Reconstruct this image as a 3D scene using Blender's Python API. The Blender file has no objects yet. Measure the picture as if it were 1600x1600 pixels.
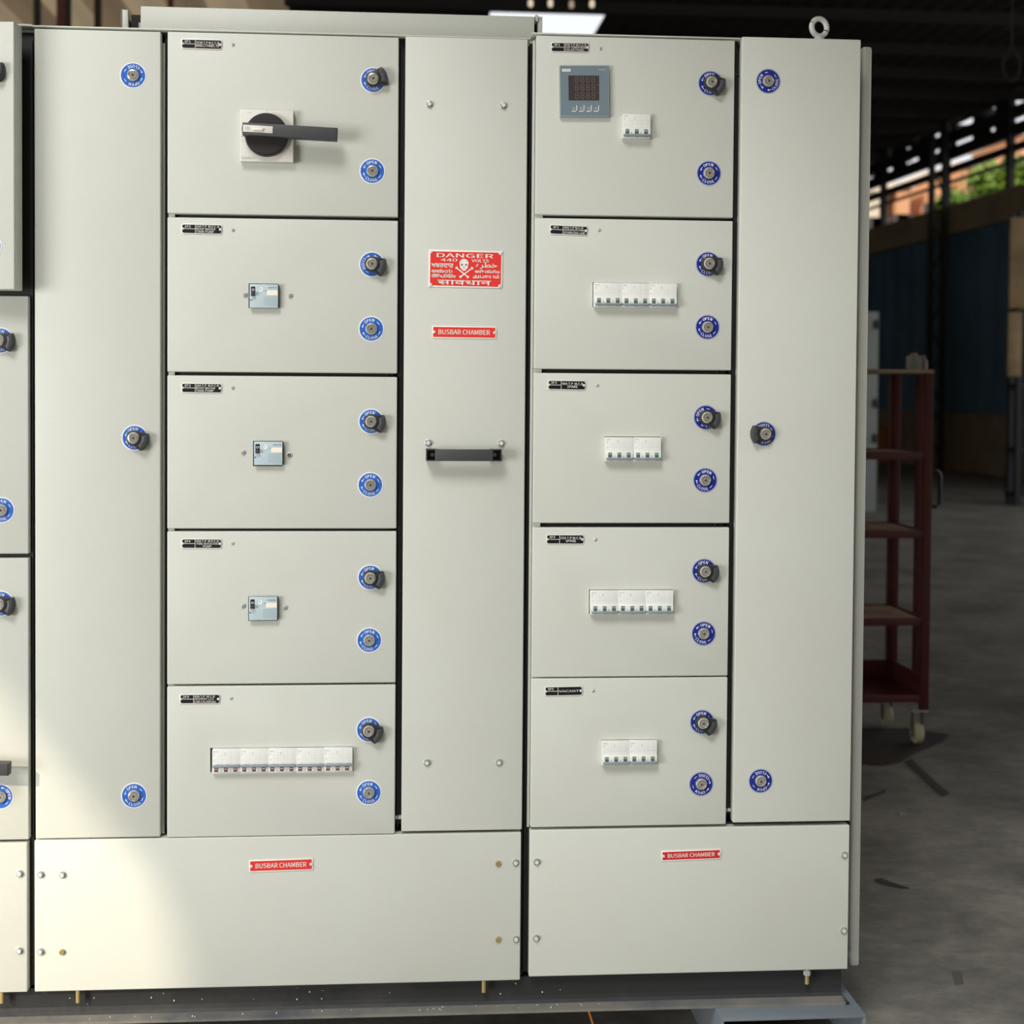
import bpy, bmesh, math, random
from mathutils import Vector, Matrix

# ------------------------------------------------------------------ camera, light, exposure
SC = bpy.context.scene
COL = SC.collection
random.seed(7)
CAM = (0.66815, -2.71571, 1.28543)
YAW, PITCH, ROLL = 0.0745166, -0.0269482, 0.00704577
FPX, PPX, PPY = 2200.0, 772.43, 668.56
_cy, _sy = math.cos(YAW), math.sin(YAW)
FWD = Vector((_sy*math.cos(PITCH), _cy*math.cos(PITCH), math.sin(PITCH)))
_r0 = Vector((_cy, -_sy, 0)); _u0 = _r0.cross(FWD)
RGT = (math.cos(ROLL)*_r0 + math.sin(ROLL)*_u0).normalized()
UPV = RGT.cross(FWD).normalized()
cd = bpy.data.cameras.new('camera'); cam = bpy.data.objects.new('camera', cd); COL.objects.link(cam)
m = Matrix((RGT, UPV, -FWD)).transposed().to_4x4(); m.translation = Vector(CAM); cam.matrix_world = m
cd.sensor_fit = 'HORIZONTAL'; cd.sensor_width = 36.0; cd.lens = FPX/1600*36.0
cd.shift_x = (800-PPX)/1600; cd.shift_y = (PPY-800)/1600
cd.clip_start = 0.05; cd.clip_end = 300
cd.dof.use_dof = True; cd.dof.focus_distance = 2.71; cd.dof.aperture_fstop = 4.2
SC.camera = cam

def U(u, v, x=None, y=None, z=None):
    """point of the place seen at photo pixel (u, v) on the plane x, y or z = const"""
    d = FWD + RGT*((u-PPX)/FPX) - UPV*((v-PPY)/FPX)
    c = Vector(CAM)
    t = (y-c.y)/d.y if y is not None else (z-c.z)/d.z if z is not None else (x-c.x)/d.x
    return c + t*d

w = bpy.data.worlds.new('world'); SC.world = w; w.use_nodes = True
bg = w.node_tree.nodes['Background']; bg.inputs[0].default_value = (0.93, 0.955, 1.0, 1); bg.inputs[1].default_value = 1.05

def light(name, kind, loc, target, energy, color, **kw):
    l = bpy.data.lights.new(name, kind); l.energy = energy; l.color = color
    for k, v in kw.items(): setattr(l, k, v)
    o = bpy.data.objects.new(name, l); COL.objects.link(o); o.location = loc
    o.rotation_euler = (Vector(target)-Vector(loc)).to_track_quat('-Z', 'Y').to_euler()
    return o
SUND = Vector((1.0, 1.0, -0.73)).normalized()
light('sun', 'SUN', -SUND*10, (0, 0, 0), 3.1, (1.0, 0.83, 0.62), angle=math.radians(0.38))
light('daylight_opening', 'AREA', (-2.2, -7.6, 9.6), (0.55, 0.0, 0.6), 800, (1.0, 0.995, 0.975), shape='SQUARE', size=3.6)
light('side_opening', 'AREA', (-4.0, -4.2, 0.8), (0.3, 0.0, 0.7), 268, (1.0, 0.995, 0.97), shape='SQUARE', size=2.4)

SC.view_settings.view_transform = 'Standard'; SC.view_settings.look = 'None'
SC.view_settings.exposure = 0.0; SC.view_settings.gamma = 1.0; SC.view_settings.use_curve_mapping = False

# ------------------------------------------------------------------ materials
def lin(c):
    return tuple((x/255/12.92 if x/255 <= 0.04045 else ((x/255+0.055)/1.055)**2.4) for x in c)
MATS = {}
def mat(name, rgb, rough=0.5, metal=0.0, bump=None, vary=None, spec=0.5, coat=0.0, emit=None, translucent=0.0):
    mt = bpy.data.materials.new(name); mt.use_nodes = True
    nt = mt.node_tree; b = nt.nodes['Principled BSDF']
    c = lin(rgb)
    b.inputs['Base Color'].default_value = (*c, 1); b.inputs['Roughness'].default_value = rough
    b.inputs['Metallic'].default_value = metal; b.inputs['Specular IOR Level'].default_value = spec
    b.inputs['Coat Weight'].default_value = coat
    tc = nt.nodes.new('ShaderNodeTexCoord')
    if emit:
        b.inputs['Emission Color'].default_value = (*lin(rgb), 1); b.inputs['Emission Strength'].default_value = emit
    if bump:
        sc, st, dist = bump
        n = nt.nodes.new('ShaderNodeTexNoise'); n.inputs['Scale'].default_value = sc; n.inputs['Detail'].default_value = 2
        bp = nt.nodes.new('ShaderNodeBump'); bp.inputs['Strength'].default_value = st; bp.inputs['Distance'].default_value = dist
        nt.links.new(tc.outputs['Object'], n.inputs['Vector']); nt.links.new(n.outputs['Fac'], bp.inputs['Height'])
        nt.links.new(bp.outputs['Normal'], b.inputs['Normal'])
    if vary:
        rgb2, sc, lo, hi, det = vary
        n = nt.nodes.new('ShaderNodeTexNoise'); n.inputs['Scale'].default_value = sc; n.inputs['Detail'].default_value = det
        n.inputs['Roughness'].default_value = 0.65
        rp = nt.nodes.new('ShaderNodeValToRGB'); rp.color_ramp.elements[0].position = lo; rp.color_ramp.elements[1].position = hi
        rp.color_ramp.elements[0].color = (*c, 1); rp.color_ramp.elements[1].color = (*lin(rgb2), 1)
        nt.links.new(tc.outputs['Object'], n.inputs['Vector']); nt.links.new(n.outputs['Fac'], rp.inputs['Fac'])
        nt.links.new(rp.outputs['Color'], b.inputs['Base Color'])
    if translucent:
        t = nt.nodes.new('ShaderNodeBsdfTranslucent'); t.inputs[0].default_value = (*c, 1)
        mx = nt.nodes.new('ShaderNodeMixShader'); mx.inputs[0].default_value = translucent
        out = nt.nodes['Material Output']
        nt.links.new(b.outputs[0], mx.inputs[1]); nt.links.new(t.outputs[0], mx.inputs[2]); nt.links.new(mx.outputs[0], out.inputs[0])
    MATS[name] = mt
    return name
mat('panel', (207, 210, 201), 0.42, bump=(420, 0.5, 0.0008), vary=((202, 204, 194), 2.2, 0.35, 0.75, 4))
mat('gasket', (24, 25, 24), 0.55)
mat('inner', (40, 41, 41), 0.6)
mat('black_plastic', (46, 47, 49), 0.38)
mat('dark_plastic', (62, 64, 67), 0.42)
mat('knob_black', (34, 34, 35), 0.45)
mat('lever', (66, 67, 69), 0.5)
mat('chrome', (216, 213, 205), 0.22, 0.75)
mat('zinc', (190, 192, 192), 0.35, 0.35)
mat('brass', (186, 166, 112), 0.35, 0.5)
mat('alu', (226, 226, 222), 0.4, 0.15)
mat('white', (238, 240, 240), 0.45)
mat('blue', (50, 104, 196), 0.3)
mat('navy', (28, 44, 138), 0.3)
mat('silver_edge', (178, 186, 205), 0.35, 0.2)
mat('plate_black', (22, 23, 25), 0.35)
mat('red', (228, 56, 50), 0.4)
mat('red_deep', (206, 38, 44), 0.4)
mat('letter', (240, 236, 228), 0.5)
mat('mcb_white', (232, 233, 228), 0.42)
mat('mcb_line', (196, 199, 198), 0.5)
mat('mcb_text', (120, 150, 152), 0.5)
mat('mcb_bar', (138, 147, 154), 0.4)
mat('win_dark', (82, 100, 98), 0.35)
mat('win_green', (136, 170, 156), 0.35)
mat('win_red', (140, 92, 96), 0.4)
mat('win_maroon', (92, 66, 70), 0.4)
mat('meter', (114, 131, 140), 0.45)
mat('meter_edge', (150, 162, 164), 0.45)
mat('display', (68, 60, 60), 0.25)
mat('digit', (112, 104, 98), 0.4)
mat('mpcb', (186, 204, 210), 0.42)
mat('mpcb_text', (150, 166, 174), 0.5)
mat('label_cream', (244, 236, 222), 0.55)
mat('switch_plate', (222, 219, 211), 0.42)
mat('switch_text', (150, 148, 144), 0.5)
mat('skull_grey', (150, 110, 120), 0.5)
mat('channel', (46, 47, 48), 0.45, 0.1, bump=(60, 0.25, 0.002), vary=((70, 68, 64), 5.0, 0.5, 0.8, 6))
mat('channel_dust', (124, 121, 113), 0.6, 0.0, bump=(60, 0.25, 0.002), vary=((88, 92, 96), 7.0, 0.42, 0.7, 6))
mat('support', (122, 131, 138), 0.42, 0.2, bump=(60, 0.2, 0.002), vary=((104, 104, 100), 4.0, 0.5, 0.85, 6))
mat('paint_chip', (205, 203, 192), 0.6)
mat('lift_eye', (214, 216, 210), 0.45, bump=(150, 0.3, 0.002))
mat('concrete', (136, 133, 124), 0.75, bump=(9, 0.25, 0.01), vary=((98, 95, 88), 1.7, 0.42, 0.66, 9))
nt_ = bpy.data.materials['concrete'].node_tree                # scuffs and pale scratches on the slab
_b = nt_.nodes['Principled BSDF']; _src = _b.inputs['Base Color'].links[0].from_socket
_tc = nt_.nodes.new('ShaderNodeTexCoord'); _mp = nt_.nodes.new('ShaderNodeMapping'); _mp.inputs['Rotation'].default_value = (0, 0, 0.5); _mp.inputs['Scale'].default_value = (4.5, 7.5, 1)
_n = nt_.nodes.new('ShaderNodeTexNoise'); _n.inputs['Scale'].default_value = 2.2; _n.inputs['Detail'].default_value = 10; _n.inputs['Roughness'].default_value = 0.75
_r = nt_.nodes.new('ShaderNodeValToRGB'); _r.color_ramp.elements[0].position = 0.36; _r.color_ramp.elements[1].position = 0.70
_r.color_ramp.elements[0].color = (0.62, 0.62, 0.62, 1); _r.color_ramp.elements[1].color = (1.35, 1.35, 1.33, 1)
_x = nt_.nodes.new('ShaderNodeMix'); _x.data_type = 'RGBA'; _x.blend_type = 'MULTIPLY'; _x.inputs['Factor'].default_value = 0.7
nt_.links.new(_tc.outputs['Object'], _mp.inputs['Vector']); nt_.links.new(_mp.outputs['Vector'], _n.inputs['Vector']); nt_.links.new(_n.outputs['Fac'], _r.inputs['Fac'])
nt_.links.new(_src, _x.inputs['A']); nt_.links.new(_r.outputs['Color'], _x.inputs['B']); nt_.links.new(_x.outputs['Result'], _b.inputs['Base Color'])
mat('roof_sheet', (58, 55, 50), 0.7, vary=((44, 42, 39), 1.2, 0.4, 0.7, 5))
mat('roof_tan_lit', (168, 152, 126), 0.7, translucent=0.45)
mat('roof_tan_shaded', (134, 118, 96), 0.7, translucent=0.4)
mat('steel_grey', (104, 100, 92), 0.6)
mat('steel_dark', (42, 40, 38), 0.6)
mat('rust_red', (104, 52, 46), 0.6)
mat('blue_sheet', (84, 118, 150), 0.55, vary=((66, 96, 124), 0.8, 0.4, 0.7, 4))
mat('masonry', (136, 124, 104), 0.85, vary=((108, 98, 84), 1.5, 0.4, 0.7, 6))
mat('beam', (168, 152, 122), 0.8, vary=((140, 126, 102), 1.3, 0.4, 0.7, 6))
mat('cart_red', (92, 36, 34), 0.45, vary=((72, 30, 30), 9, 0.45, 0.75, 5))
mat('wood', (176, 150, 122), 0.6, vary=((120, 84, 66), 6, 0.45, 0.7, 5))
mat('wheel', (196, 190, 160), 0.5)
mat('rubber', (46, 40, 36), 0.7, vary=((60, 46, 40), 3, 0.4, 0.7, 5))
mat('scrap', (62, 60, 58), 0.6)
mat('tape', (92, 90, 86), 0.6)
mat('pale_scrap', (150, 146, 138), 0.7)
mat('cab_grey', (150, 156, 148), 0.5)
mat('tan', (176, 150, 106), 0.7, vary=((146, 124, 88), 3, 0.4, 0.7, 4))
mat('crate', (150, 92, 56), 0.7)
mat('carton', (150, 126, 88), 0.8)
mat('orange_wire', (206, 120, 40), 0.5)
mat('bulb', (255, 238, 206), 0.4, emit=0.75)
mat('bulb_dim', (255, 232, 200), 0.4, emit=0.3)
mat('plaster_peach', (222, 168, 128), 0.85)
mat('plaster_cream', (226, 214, 194), 0.85)
mat('win_out', (70, 62, 60), 0.3)
mat('leaf', (120, 150, 52), 0.6, vary=((86, 120, 40), 1.5, 0.4, 0.65, 4))
mat('bark', (84, 66, 50), 0.9)

# ------------------------------------------------------------------ mesh building
try: FONT = bpy.data.fonts.load(bpy.utils.system_resource('DATAFILES', path='fonts')+'/Noto Sans CJK Regular.woff2')
except Exception: FONT = None
_text_cache = {}
def text_geo(s, bold=0.0):
    k = s
    if k not in _text_cache:
        cu = bpy.data.curves.new('t', 'FONT'); cu.body = s; cu.size = 1.0; cu.resolution_u = 3
        if FONT and s.isascii(): cu.font = FONT
        o = bpy.data.objects.new('t', cu); COL.objects.link(o)
        dg = bpy.context.evaluated_depsgraph_get(); dg.update()
        me = bpy.data.meshes.new_from_object(o.evaluated_get(dg))
        vs = [tuple(v.co[:2]) for v in me.vertices]; fs = [tuple(p.vertices) for p in me.polygons]
        bpy.data.objects.remove(o); bpy.data.curves.remove(cu); bpy.data.meshes.remove(me)
        if vs:
            x0 = min(v[0] for v in vs); x1 = max(v[0] for v in vs); y0 = min(v[1] for v in vs); y1 = max(v[1] for v in vs)
        else: x0 = y0 = 0; x1 = y1 = 1
        # every face of a letter gets its own tiny height so that overlapping strokes never coincide
        nv, nf = [], []
        for i, f_ in enumerate(fs):
            nf.append(tuple(range(len(nv), len(nv)+len(f_)))); nv += [(*vs[q], (i*7) % 11) for q in f_]
        vs, fs = nv, nf
        _text_cache[k] = (vs, fs, (x0, x1, y0, y1))
    return _text_cache[k]

class MB:
    def __init__(s): s.v = []; s.f = []; s.mi = []; s.mats = []
    def _m(s, name):
        if name not in s.mats: s.mats.append(name)
        return s.mats.index(name)
    def add(s, vs, fs, m):
        n = len(s.v); k = s._m(m); s.v += [tuple(v) for v in vs]
        for f in fs: s.f.append(tuple(i+n for i in f)); s.mi.append(k)
        return s
    def from_bm(s, bm, m):
        bm.verts.index_update()
        s.add([v.co[:] for v in bm.verts], [[v.index for v in f.verts] for f in bm.faces], m); bm.free(); return s
    def box(s, x0, x1, y0, y1, z0, z1, m, bev=0.0, seg=2, rot=None):
        bm = bmesh.new(); bmesh.ops.create_cube(bm, size=1)
        for v in bm.verts: v.co = Vector(((x0+x1)/2+v.co.x*(x1-x0), (y0+y1)/2+v.co.y*(y1-y0), (z0+z1)/2+v.co.z*(z1-z0)))
        if bev: bmesh.ops.bevel(bm, geom=bm.edges[:], offset=bev, segments=seg, profile=0.5, affect='EDGES')
        if rot is not None: bmesh.ops.transform(bm, matrix=rot, verts=bm.verts)
        return s.from_bm(bm, m)
    def prism(s, pts, y0, y1, m, bev=0.0):
        """polygon in x,z extruded along y (y0 = front)"""
        bm = bmesh.new(); a = [bm.verts.new((p[0], y0, p[1])) for p in pts]; b = [bm.verts.new((p[0], y1, p[1])) for p in pts]
        n = len(pts); fr = bm.faces.new(a); bm.faces.new(b[::-1])
        for i in range(n): bm.faces.new((a[i], b[i], b[(i+1) % n], a[(i+1) % n]))
        bmesh.ops.recalc_face_normals(bm, faces=bm.faces)
        if bev: bmesh.ops.bevel(bm, geom=[e for e in fr.edges], offset=bev, segments=2, profile=0.5, affect='EDGES')
        return s.from_bm(bm, m)
    def lathe(s, prof, m, c=(0, 0, 0), seg=28, axis='y'):
        """profile of (r, a): revolved round the axis through c"""
        vs = []; fs = []; rows = []
        for r, a in prof:
            if r < 1e-6: rows.append([len(vs)]); vs.append((0, a, 0))
            else:
                rows.append(list(range(len(vs), len(vs)+seg)))
                vs += [(r*math.cos(2*math.pi*i/seg), a, r*math.sin(2*math.pi*i/seg)) for i in range(seg)]
        for A, B in zip(rows, rows[1:]):
            for i in range(seg):
                j = (i+1) % seg
                if len(A) == 1 and len(B) == 1: continue
                if len(A) == 1: fs.append((A[0], B[i], B[j]))
                elif len(B) == 1: fs.append((A[i], B[0], A[j]))
                else: fs.append((A[i], B[i], B[j], A[j]))
        if axis == 'z': vs = [(x, -z, y) for x, y, z in vs]
        elif axis == 'x': vs = [(y, -x, z) for x, y, z in vs]
        return s.add([(v[0]+c[0], v[1]+c[1], v[2]+c[2]) for v in vs], fs, m)
    def tube(s, pts, r, m, seg=8, closed=False):
        pts = [Vector(p) for p in pts]; n = len(pts); rings = []; vs = []
        for i, p in enumerate(pts):
            a = pts[(i-1) % n] if closed or i else p; b = pts[(i+1) % n] if closed or i < n-1 else p
            t = (b-a).normalized(); q = Vector((0, 0, 1)) if abs(t.z) < 0.9 else Vector((1, 0, 0))
            e1 = t.cross(q).normalized(); e2 = t.cross(e1)
            rr = r[i] if isinstance(r, (list, tuple)) else r
            rings.append(range(len(vs), len(vs)+seg))
            vs += [tuple(p+rr*(math.cos(2*math.pi*k/seg)*e1+math.sin(2*math.pi*k/seg)*e2)) for k in range(seg)]
        fs = []
        for i in range(n if closed else n-1):
            A, B = rings[i], rings[(i+1) % n]
            for k in range(seg): fs.append((A[k], A[(k+1) % seg], B[(k+1) % seg], B[k]))
        if not closed: fs += [tuple(rings[0])[::-1], tuple(rings[-1])]
        return s.add(vs, fs, m)
    def disc(s, x, z, y, r0, r1, m, seg=40, a0=0, a1=360):
        """flat ring facing the front (-y)"""
        n = max(2, int(seg*abs(a1-a0)/360)); vs = []; fs = []
        for i in range(n+1):
            t = math.radians(a0+(a1-a0)*i/n); vs += [(x+r0*math.cos(t), y, z+r0*math.sin(t)), (x+r1*math.cos(t), y, z+r1*math.sin(t))]
        for i in range(n): fs.append((2*i, 2*i+1, 2*i+3, 2*i+2))
        return s.add(vs, fs, m)
    def quad(s, x0, x1, z0, z1, y, m): return s.add([(x0, y, z0), (x1, y, z0), (x1, y, z1), (x0, y, z1)], [(0, 1, 2, 3)], m)
    def poly(s, pts, y, m): return s.add([(p[0], y, p[1]) for p in pts], [tuple(range(len(pts)))], m)
    def text(s, t, x0, x1, z0, z1, y, m, bold=0.02, keep=False):
        vs, fs, (a0, a1, b0, b1) = text_geo(t, bold)
        if bold: y -= 0.0004
        if keep: x1 = x0+(z1-z0)*(a1-a0)/(b1-b0)
        for q, dx in enumerate((0.0,) if not bold else (0.0, -1.0, 1.0)):
            dx *= bold*(z1-z0)*1.1
            s.add([(x0+dx+(p[0]-a0)/(a1-a0)*(x1-x0), y+0.00016*q-1.2e-5*p[2], z0+(p[1]-b0)/(b1-b0)*(z1-z0)) for p in vs], fs, m)
        return s
    def xf(s, M):
        s.v = [tuple(M @ Vector(v)) for v in s.v]; return s
    def mesh(s, name, angle=35):
        me = bpy.data.meshes.new(name); me.from_pydata(s.v, [], s.f)
        for k in s.mats: me.materials.append(MATS[k])
        me.polygons.foreach_set('material_index', s.mi); me.polygons.foreach_set('use_smooth', [True]*len(s.f))
        me.update(); me.set_sharp_from_angle(angle=math.radians(angle)); return me

WORLD = {}
def put(name, data, parent=None, loc=(0, 0, 0), roty=0.0, rotz=0.0, label=None):
    """data: MB or shared mesh; the matrix given is the world placement"""
    me = data.mesh(name) if isinstance(data, MB) else data
    o = bpy.data.objects.new(name, me); COL.objects.link(o)
    M = Matrix.Translation(loc) @ Matrix.Rotation(rotz, 4, 'Z') @ Matrix.Rotation(roty, 4, 'Y')
    if parent:
        o.parent = parent; o.matrix_parent_inverse = WORLD[parent.name].inverted()
    o.matrix_basis = M; WORLD[o.name] = M
    if label: o['label'] = label
    return o
def thing(name, label, cat, loc=(0, 0, 0), group=None, mb=None, kind=None):
    if mb is not None: o = put(name, mb)
    else:
        o = bpy.data.objects.new(name, None); COL.objects.link(o); o.location = loc; o.empty_display_size = 0.1
        WORLD[o.name] = Matrix.Translation(loc)
    o['label'] = label; o['category'] = cat
    if group: o['group'] = group
    if kind: o['kind'] = kind
    return o
def struct(name, mb, parent=None):
    o = put(name, mb, parent)
    if parent is None: o['kind'] = 'structure'
    return o

# ================================================================== THE SETTING
ZF = -0.035                                   # floor level; the cabinets stand on steel channels
def wx(y): return 10.15-0.045*(y-24.4)    # the right-hand wall runs slightly askew
f = MB(); f.box(-30, 40, -14, 60, ZF-0.2, ZF, 'concrete'); struct('floor', f)

# roof: corrugated sheets with a gap, purlins below
RZ = 6.0
def corr_roof(mb, x0, x1, y0, y1, m, pitch=0.25, amp=0.03):
    n = int((x1-x0)/pitch*4); vs = []; fs = []
    for i in range(n+1):
        x = x0+(x1-x0)*i/n; z = RZ+amp*(0, 1, 1, 0)[i % 4]*1.0
        vs += [(x, y0, z), (x, y1, z)]
    for i in range(n): fs.append((2*i, 2*i+1, 2*i+3, 2*i+2))
    mb.add(vs, fs, m)
c = MB()
HX0, HX1, HY0, HY1 = 1.9, 3.34, 14.95, 16.6
corr_roof(c, -0.6, HX0, -1.2, 34, 'roof_sheet'); corr_roof(c, HX1, 10.6, -1.2, 34, 'roof_sheet')
corr_roof(c, HX0, HX1, -1.2, HY0, 'roof_sheet'); corr_roof(c, HX0, HX1, HY1, 34, 'roof_sheet')
for i in range(21): corr_roof(c, -11.1+0.5*i, -10.6+0.5*i, -1.2, 34, 'roof_tan_lit' if i % 2 else 'roof_tan_shaded', pitch=0.5, amp=0.05)  # alternating tones imitate lit and shaded faces of the corrugation
ceil = struct('ceiling', c)
for y in (5.2, 8.0, 11.2, 14.3, 15.9, 17.25, 18.6, 20.0, 21.4, 22.9, 24.5, 26.5, 28.5):
    p = MB(); p.box(-0.6 if y != 15.9 else 3.5, 10.9, y-0.05, y+0.05, RZ-0.16, RZ-0.02, 'steel_dark'); put('purlin', p, ceil)
p = MB(); p.prism([(-11, RZ+0.05), (13, RZ+0.05), (13, 2.85), (1.0, 2.88), (-0.5, 3.4), (-11, 3.4)], -0.95, -0.9, 'roof_sheet'); put('added_shade_board', p, ceil)  # added board out of view, shades trolley, floor and upper right doors
p = MB(); p.box(HX0-0.15, HX1+0.1, HY0-0.12, HY0-0.07, RZ, RZ+1.5, 'roof_sheet'); p.box(HX0-0.15, HX0-0.10, HY0-0.12, HY1, RZ, RZ+1.5, 'roof_sheet'); put('added_sun_screen', p, ceil)  # added sheets above the roof gap, keep direct sun off the right-hand wall
p = MB(); p.box(-2.6, -0.6, 13.7, 13.78, RZ-0.13, RZ-0.05, 'steel_grey'); put('purlin', p, ceil)
# right-hand wall: masonry plinth, blue sheeting, beam, open band with girts
def along(mb, y0, y1, z0, z1, t, m, off=0.0):
    vs = []
    for y in (y0, y1):
        for dx in (off, off+t):
            for z in (z0, z1): vs.append((wx(y)+dx, y, z))
    mb.add(vs, [(0, 1, 5, 4), (2, 6, 7, 3), (0, 2, 3, 1), (4, 5, 7, 6), (1, 3, 7, 5), (0, 4, 6, 2)], m)
a = MB(); along(a, 14, 34, ZF, 0.95, 0.25, 'masonry'); wr = struct('wall_right', a)
a = MB()
n = 120; ys = [14+20*i/n for i in range(n+1)]; vs = []; fs = []
for i, y in enumerate(ys):
    dx = 0.06+0.035*(0, 1, 1, 0)[i % 4]
    vs += [(wx(y)+dx, y, 0.95), (wx(y)+dx, y, 4.03)]
for i in range(n): fs.append((2*i, 2*i+1, 2*i+3, 2*i+2))
a.add(vs, fs, 'blue_sheet'); put('cladding', a, wr)
a = MB(); along(a, 14, 34, 4.02, 4.51, 0.3, 'beam', -0.05); put('beam', a, wr)
for z, h in ((4.95, 0.04), (5.12, 0.12), (5.36, 0.20), (5.64, 0.20)):
    a = MB(); along(a, 14, 34, z, z+h, 0.08, 'steel_dark', 0.1); put('girt', a, wr)
for y in (16.4, 17.5, 18.4, 19.5, 20.3, 21.6, 22.5, 23.7, 24.6, 25.9):
    a = MB(); along(a, y-0.33, y+0.33, 5.50, RZ, 0.02, 'steel_dark', 0.19); put('hanger', a, wr)
for y in (19.0, 21.3, 24.1, 26.6):
    a = MB(); along(a, y-0.06, y+0.06, 4.51, RZ, 0.1, 'steel_dark', 0.0); put('post', a, wr)
# back wall, left wall and an added unseen wall behind the camera, cut to shape the sun patch
a = MB(); a.box(-11, 13, 34.0, 34.2, ZF, RZ, 'blue_sheet'); struct('wall_back', a)
a = MB(); a.box(-11.2, -11, 6, 34, ZF, RZ, 'masonry'); struct('wall_left', a)
OY = -9.0
def occ(x, z): return (x-9.0, z+6.57)        # panel point -> point of the mask wall's edge on the same sun ray
edge = [U(u, v, y=0.0) for u, v in ((-180, 900), (0, 1082), (57, 1158), (112, 1220), (182, 1308), (224, 1352), (252, 1405), (272, 1470), (284, 1570))]
pts = [occ(e.x, e.z) for e in edge]
a = MB(); a.prism([(pts[0][0], 12.5)]+pts+[(pts[-1][0]+0.02, ZF), (15.5, ZF), (15.5, 12.5)], OY-0.1, OY, 'masonry'); a.box(pts[0][0]-14, pts[0][0]-0.30, OY-0.1, OY, ZF, 12.5, 'masonry'); a.box(pts[0][0]-0.30, pts[0][0], OY-0.1, OY, pts[0][1]+0.35, 12.5, 'masonry'); struct('sun_mask_wall', a)

# red and grey roof posts seen over the left cabinets
def column(name, u0, u1, y, m, label, cat='column', z1=RZ-0.02):
    x0 = U(u0, 20, y=y).x; x1 = U(u1, 20, y=y).x; q = MB()
    t = x1-x0; q.box(x0, x1, y, y+t, ZF, z1, m)
    q.box(x0-t*0.6, x1+t*0.6, y-t*0.6, y+1.6*t, ZF, ZF+0.02, m)
    return thing(name, label, cat, mb=q)
column('steel_column', 52, 62, 12.0, 'steel_dark', 'dark brown roof post seen above the left cabinet')
column('steel_column', 88, 100, 11.0, 'rust_red', 'pinkish red steel roof post rising behind the left cabinet')
column('steel_column', 102, 110, 12.6, 'steel_dark', 'slim grey post right behind the pinkish red roof post')
column('steel_column', 147, 157, 13.2, 'steel_dark', 'dark post behind the gap left of the top duct')
column('steel_column', 262, 270, 13.2, 'rust_red', 'dark red post cut off by the duct on top of the cabinet')

# ================================================================== SWITCHBOARD CABINETS
ZT = 1.9592
def front_body(x0, x1, z0, z1, depth=0.55):
    b = MB(); b.box(x0, x1, 0.034, depth, z0, z1, 'panel', 0.002); return b
def door_mesh(x0, x1, z0, z1, y0=0.0, y1=0.030, cut=None, bev=0.0022):
    b = MB(); b.box(x0, x1, y0, y1, z0, z1, 'panel', bev, 3)
    me = b.mesh('door')
    if cut:
        o = bpy.data.objects.new('d', me); COL.objects.link(o)
        k = MB(); k.box(cut[0], cut[1], y0-0.02, y1+0.02, cut[2], cut[3], 'gasket'); ko = bpy.data.objects.new('k', k.mesh('k')); COL.objects.link(ko)
        md = o.modifiers.new('b', 'BOOLEAN'); md.object = ko; md.operation = 'DIFFERENCE'; md.solver = 'EXACT'
        dg = bpy.context.evaluated_depsgraph_get(); dg.update()
        me2 = bpy.data.meshes.new_from_object(o.evaluated_get(dg))
        bpy.data.objects.remove(o); bpy.data.objects.remove(ko); me = me2
        me.set_sharp_from_angle(angle=math.radians(35))
    return me

# ---- lock: printed ring, barrel, wing
def ring_mesh(edge_m, blue_m):
    b = MB(); b.lathe([(0.0, -0.0001), (0.0243, -0.0001), (0.0246, 0.0004), (0.0246, 0.001)], edge_m, seg=48)
    b.disc(0, 0, -0.0003, 0.0095, 0.0225, blue_m, 48)
    def chars(word, centre, step, inward, r):
        k = len(word)
        for i, ch in enumerate(word):
            vs, fs, (a0, a1, b0, b1) = text_geo(ch, 0.015)
            t = math.radians(centre+(i-(k-1)/2)*step); h = 0.0054; s = h/0.733
            s = h/(b1-b0); mx = (a0+a1)/2; my = (b0+b1)/2; out = []
            for p in vs:
                lx, lz = (p[0]-mx)*s, (p[1]-my)*s
                if inward: lx, lz = -lx, -lz
                # tangent direction (clockwise) and outward direction at angle t
                out.append((r*math.cos(t)+lx*math.sin(t)+lz*math.cos(t), -0.0005-1.2e-5*p[2], r*math.sin(t)-lx*math.cos(t)+lz*math.sin(t)))
            for q, d_ in enumerate((0.0, -0.00022, 0.00022)): b.add([(o_[0]+d_*math.sin(t), o_[1]-0.00014*q, o_[2]-d_*math.cos(t)) for o_ in out], fs, 'white')
    chars('OPEN', 97, -17, False, 0.0172)
    chars('CLOSE', 267, 16, True, 0.0172)
    for a0, a1 in ((22, 44), (316, 338), (140, 158), (202, 220)):
        b.disc(0, 0, -0.0005, 0.0168, 0.0178, 'white', 60, a0, a1)
    for a, s in ((166, 1), (194, -1)):
        t = math.radians(a); q = math.radians(a-10*s)
        b.poly([(0.0172*math.cos(t), 0.0172*math.sin(t)), (0.0195*math.cos(q), 0.0195*math.sin(q)), (0.0149*math.cos(q), 0.0149*math.sin(q))][::s], -0.0005, 'white')
    return b.mesh('lock_ring')
RING = ring_mesh('white', 'blue'); RING_NAVY = ring_mesh('silver_edge', 'navy')
b = MB(); b.lathe([(0.0118, 0.0), (0.0118, -0.0015), (0.0108, -0.0045), (0.0095, -0.0062), (0.0078, -0.0066), (0.0072, -0.0046), (0.0070, -0.0046), (0.0066, -0.0056), (0.0, -0.0056)], 'chrome', seg=32)
b.prism([(0.0034*math.cos(math.radians(t)), 0.0034*math.sin(math.radians(t))) for t in (80, 200, 320)], -0.0064, -0.005, 'dark_plastic')
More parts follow.
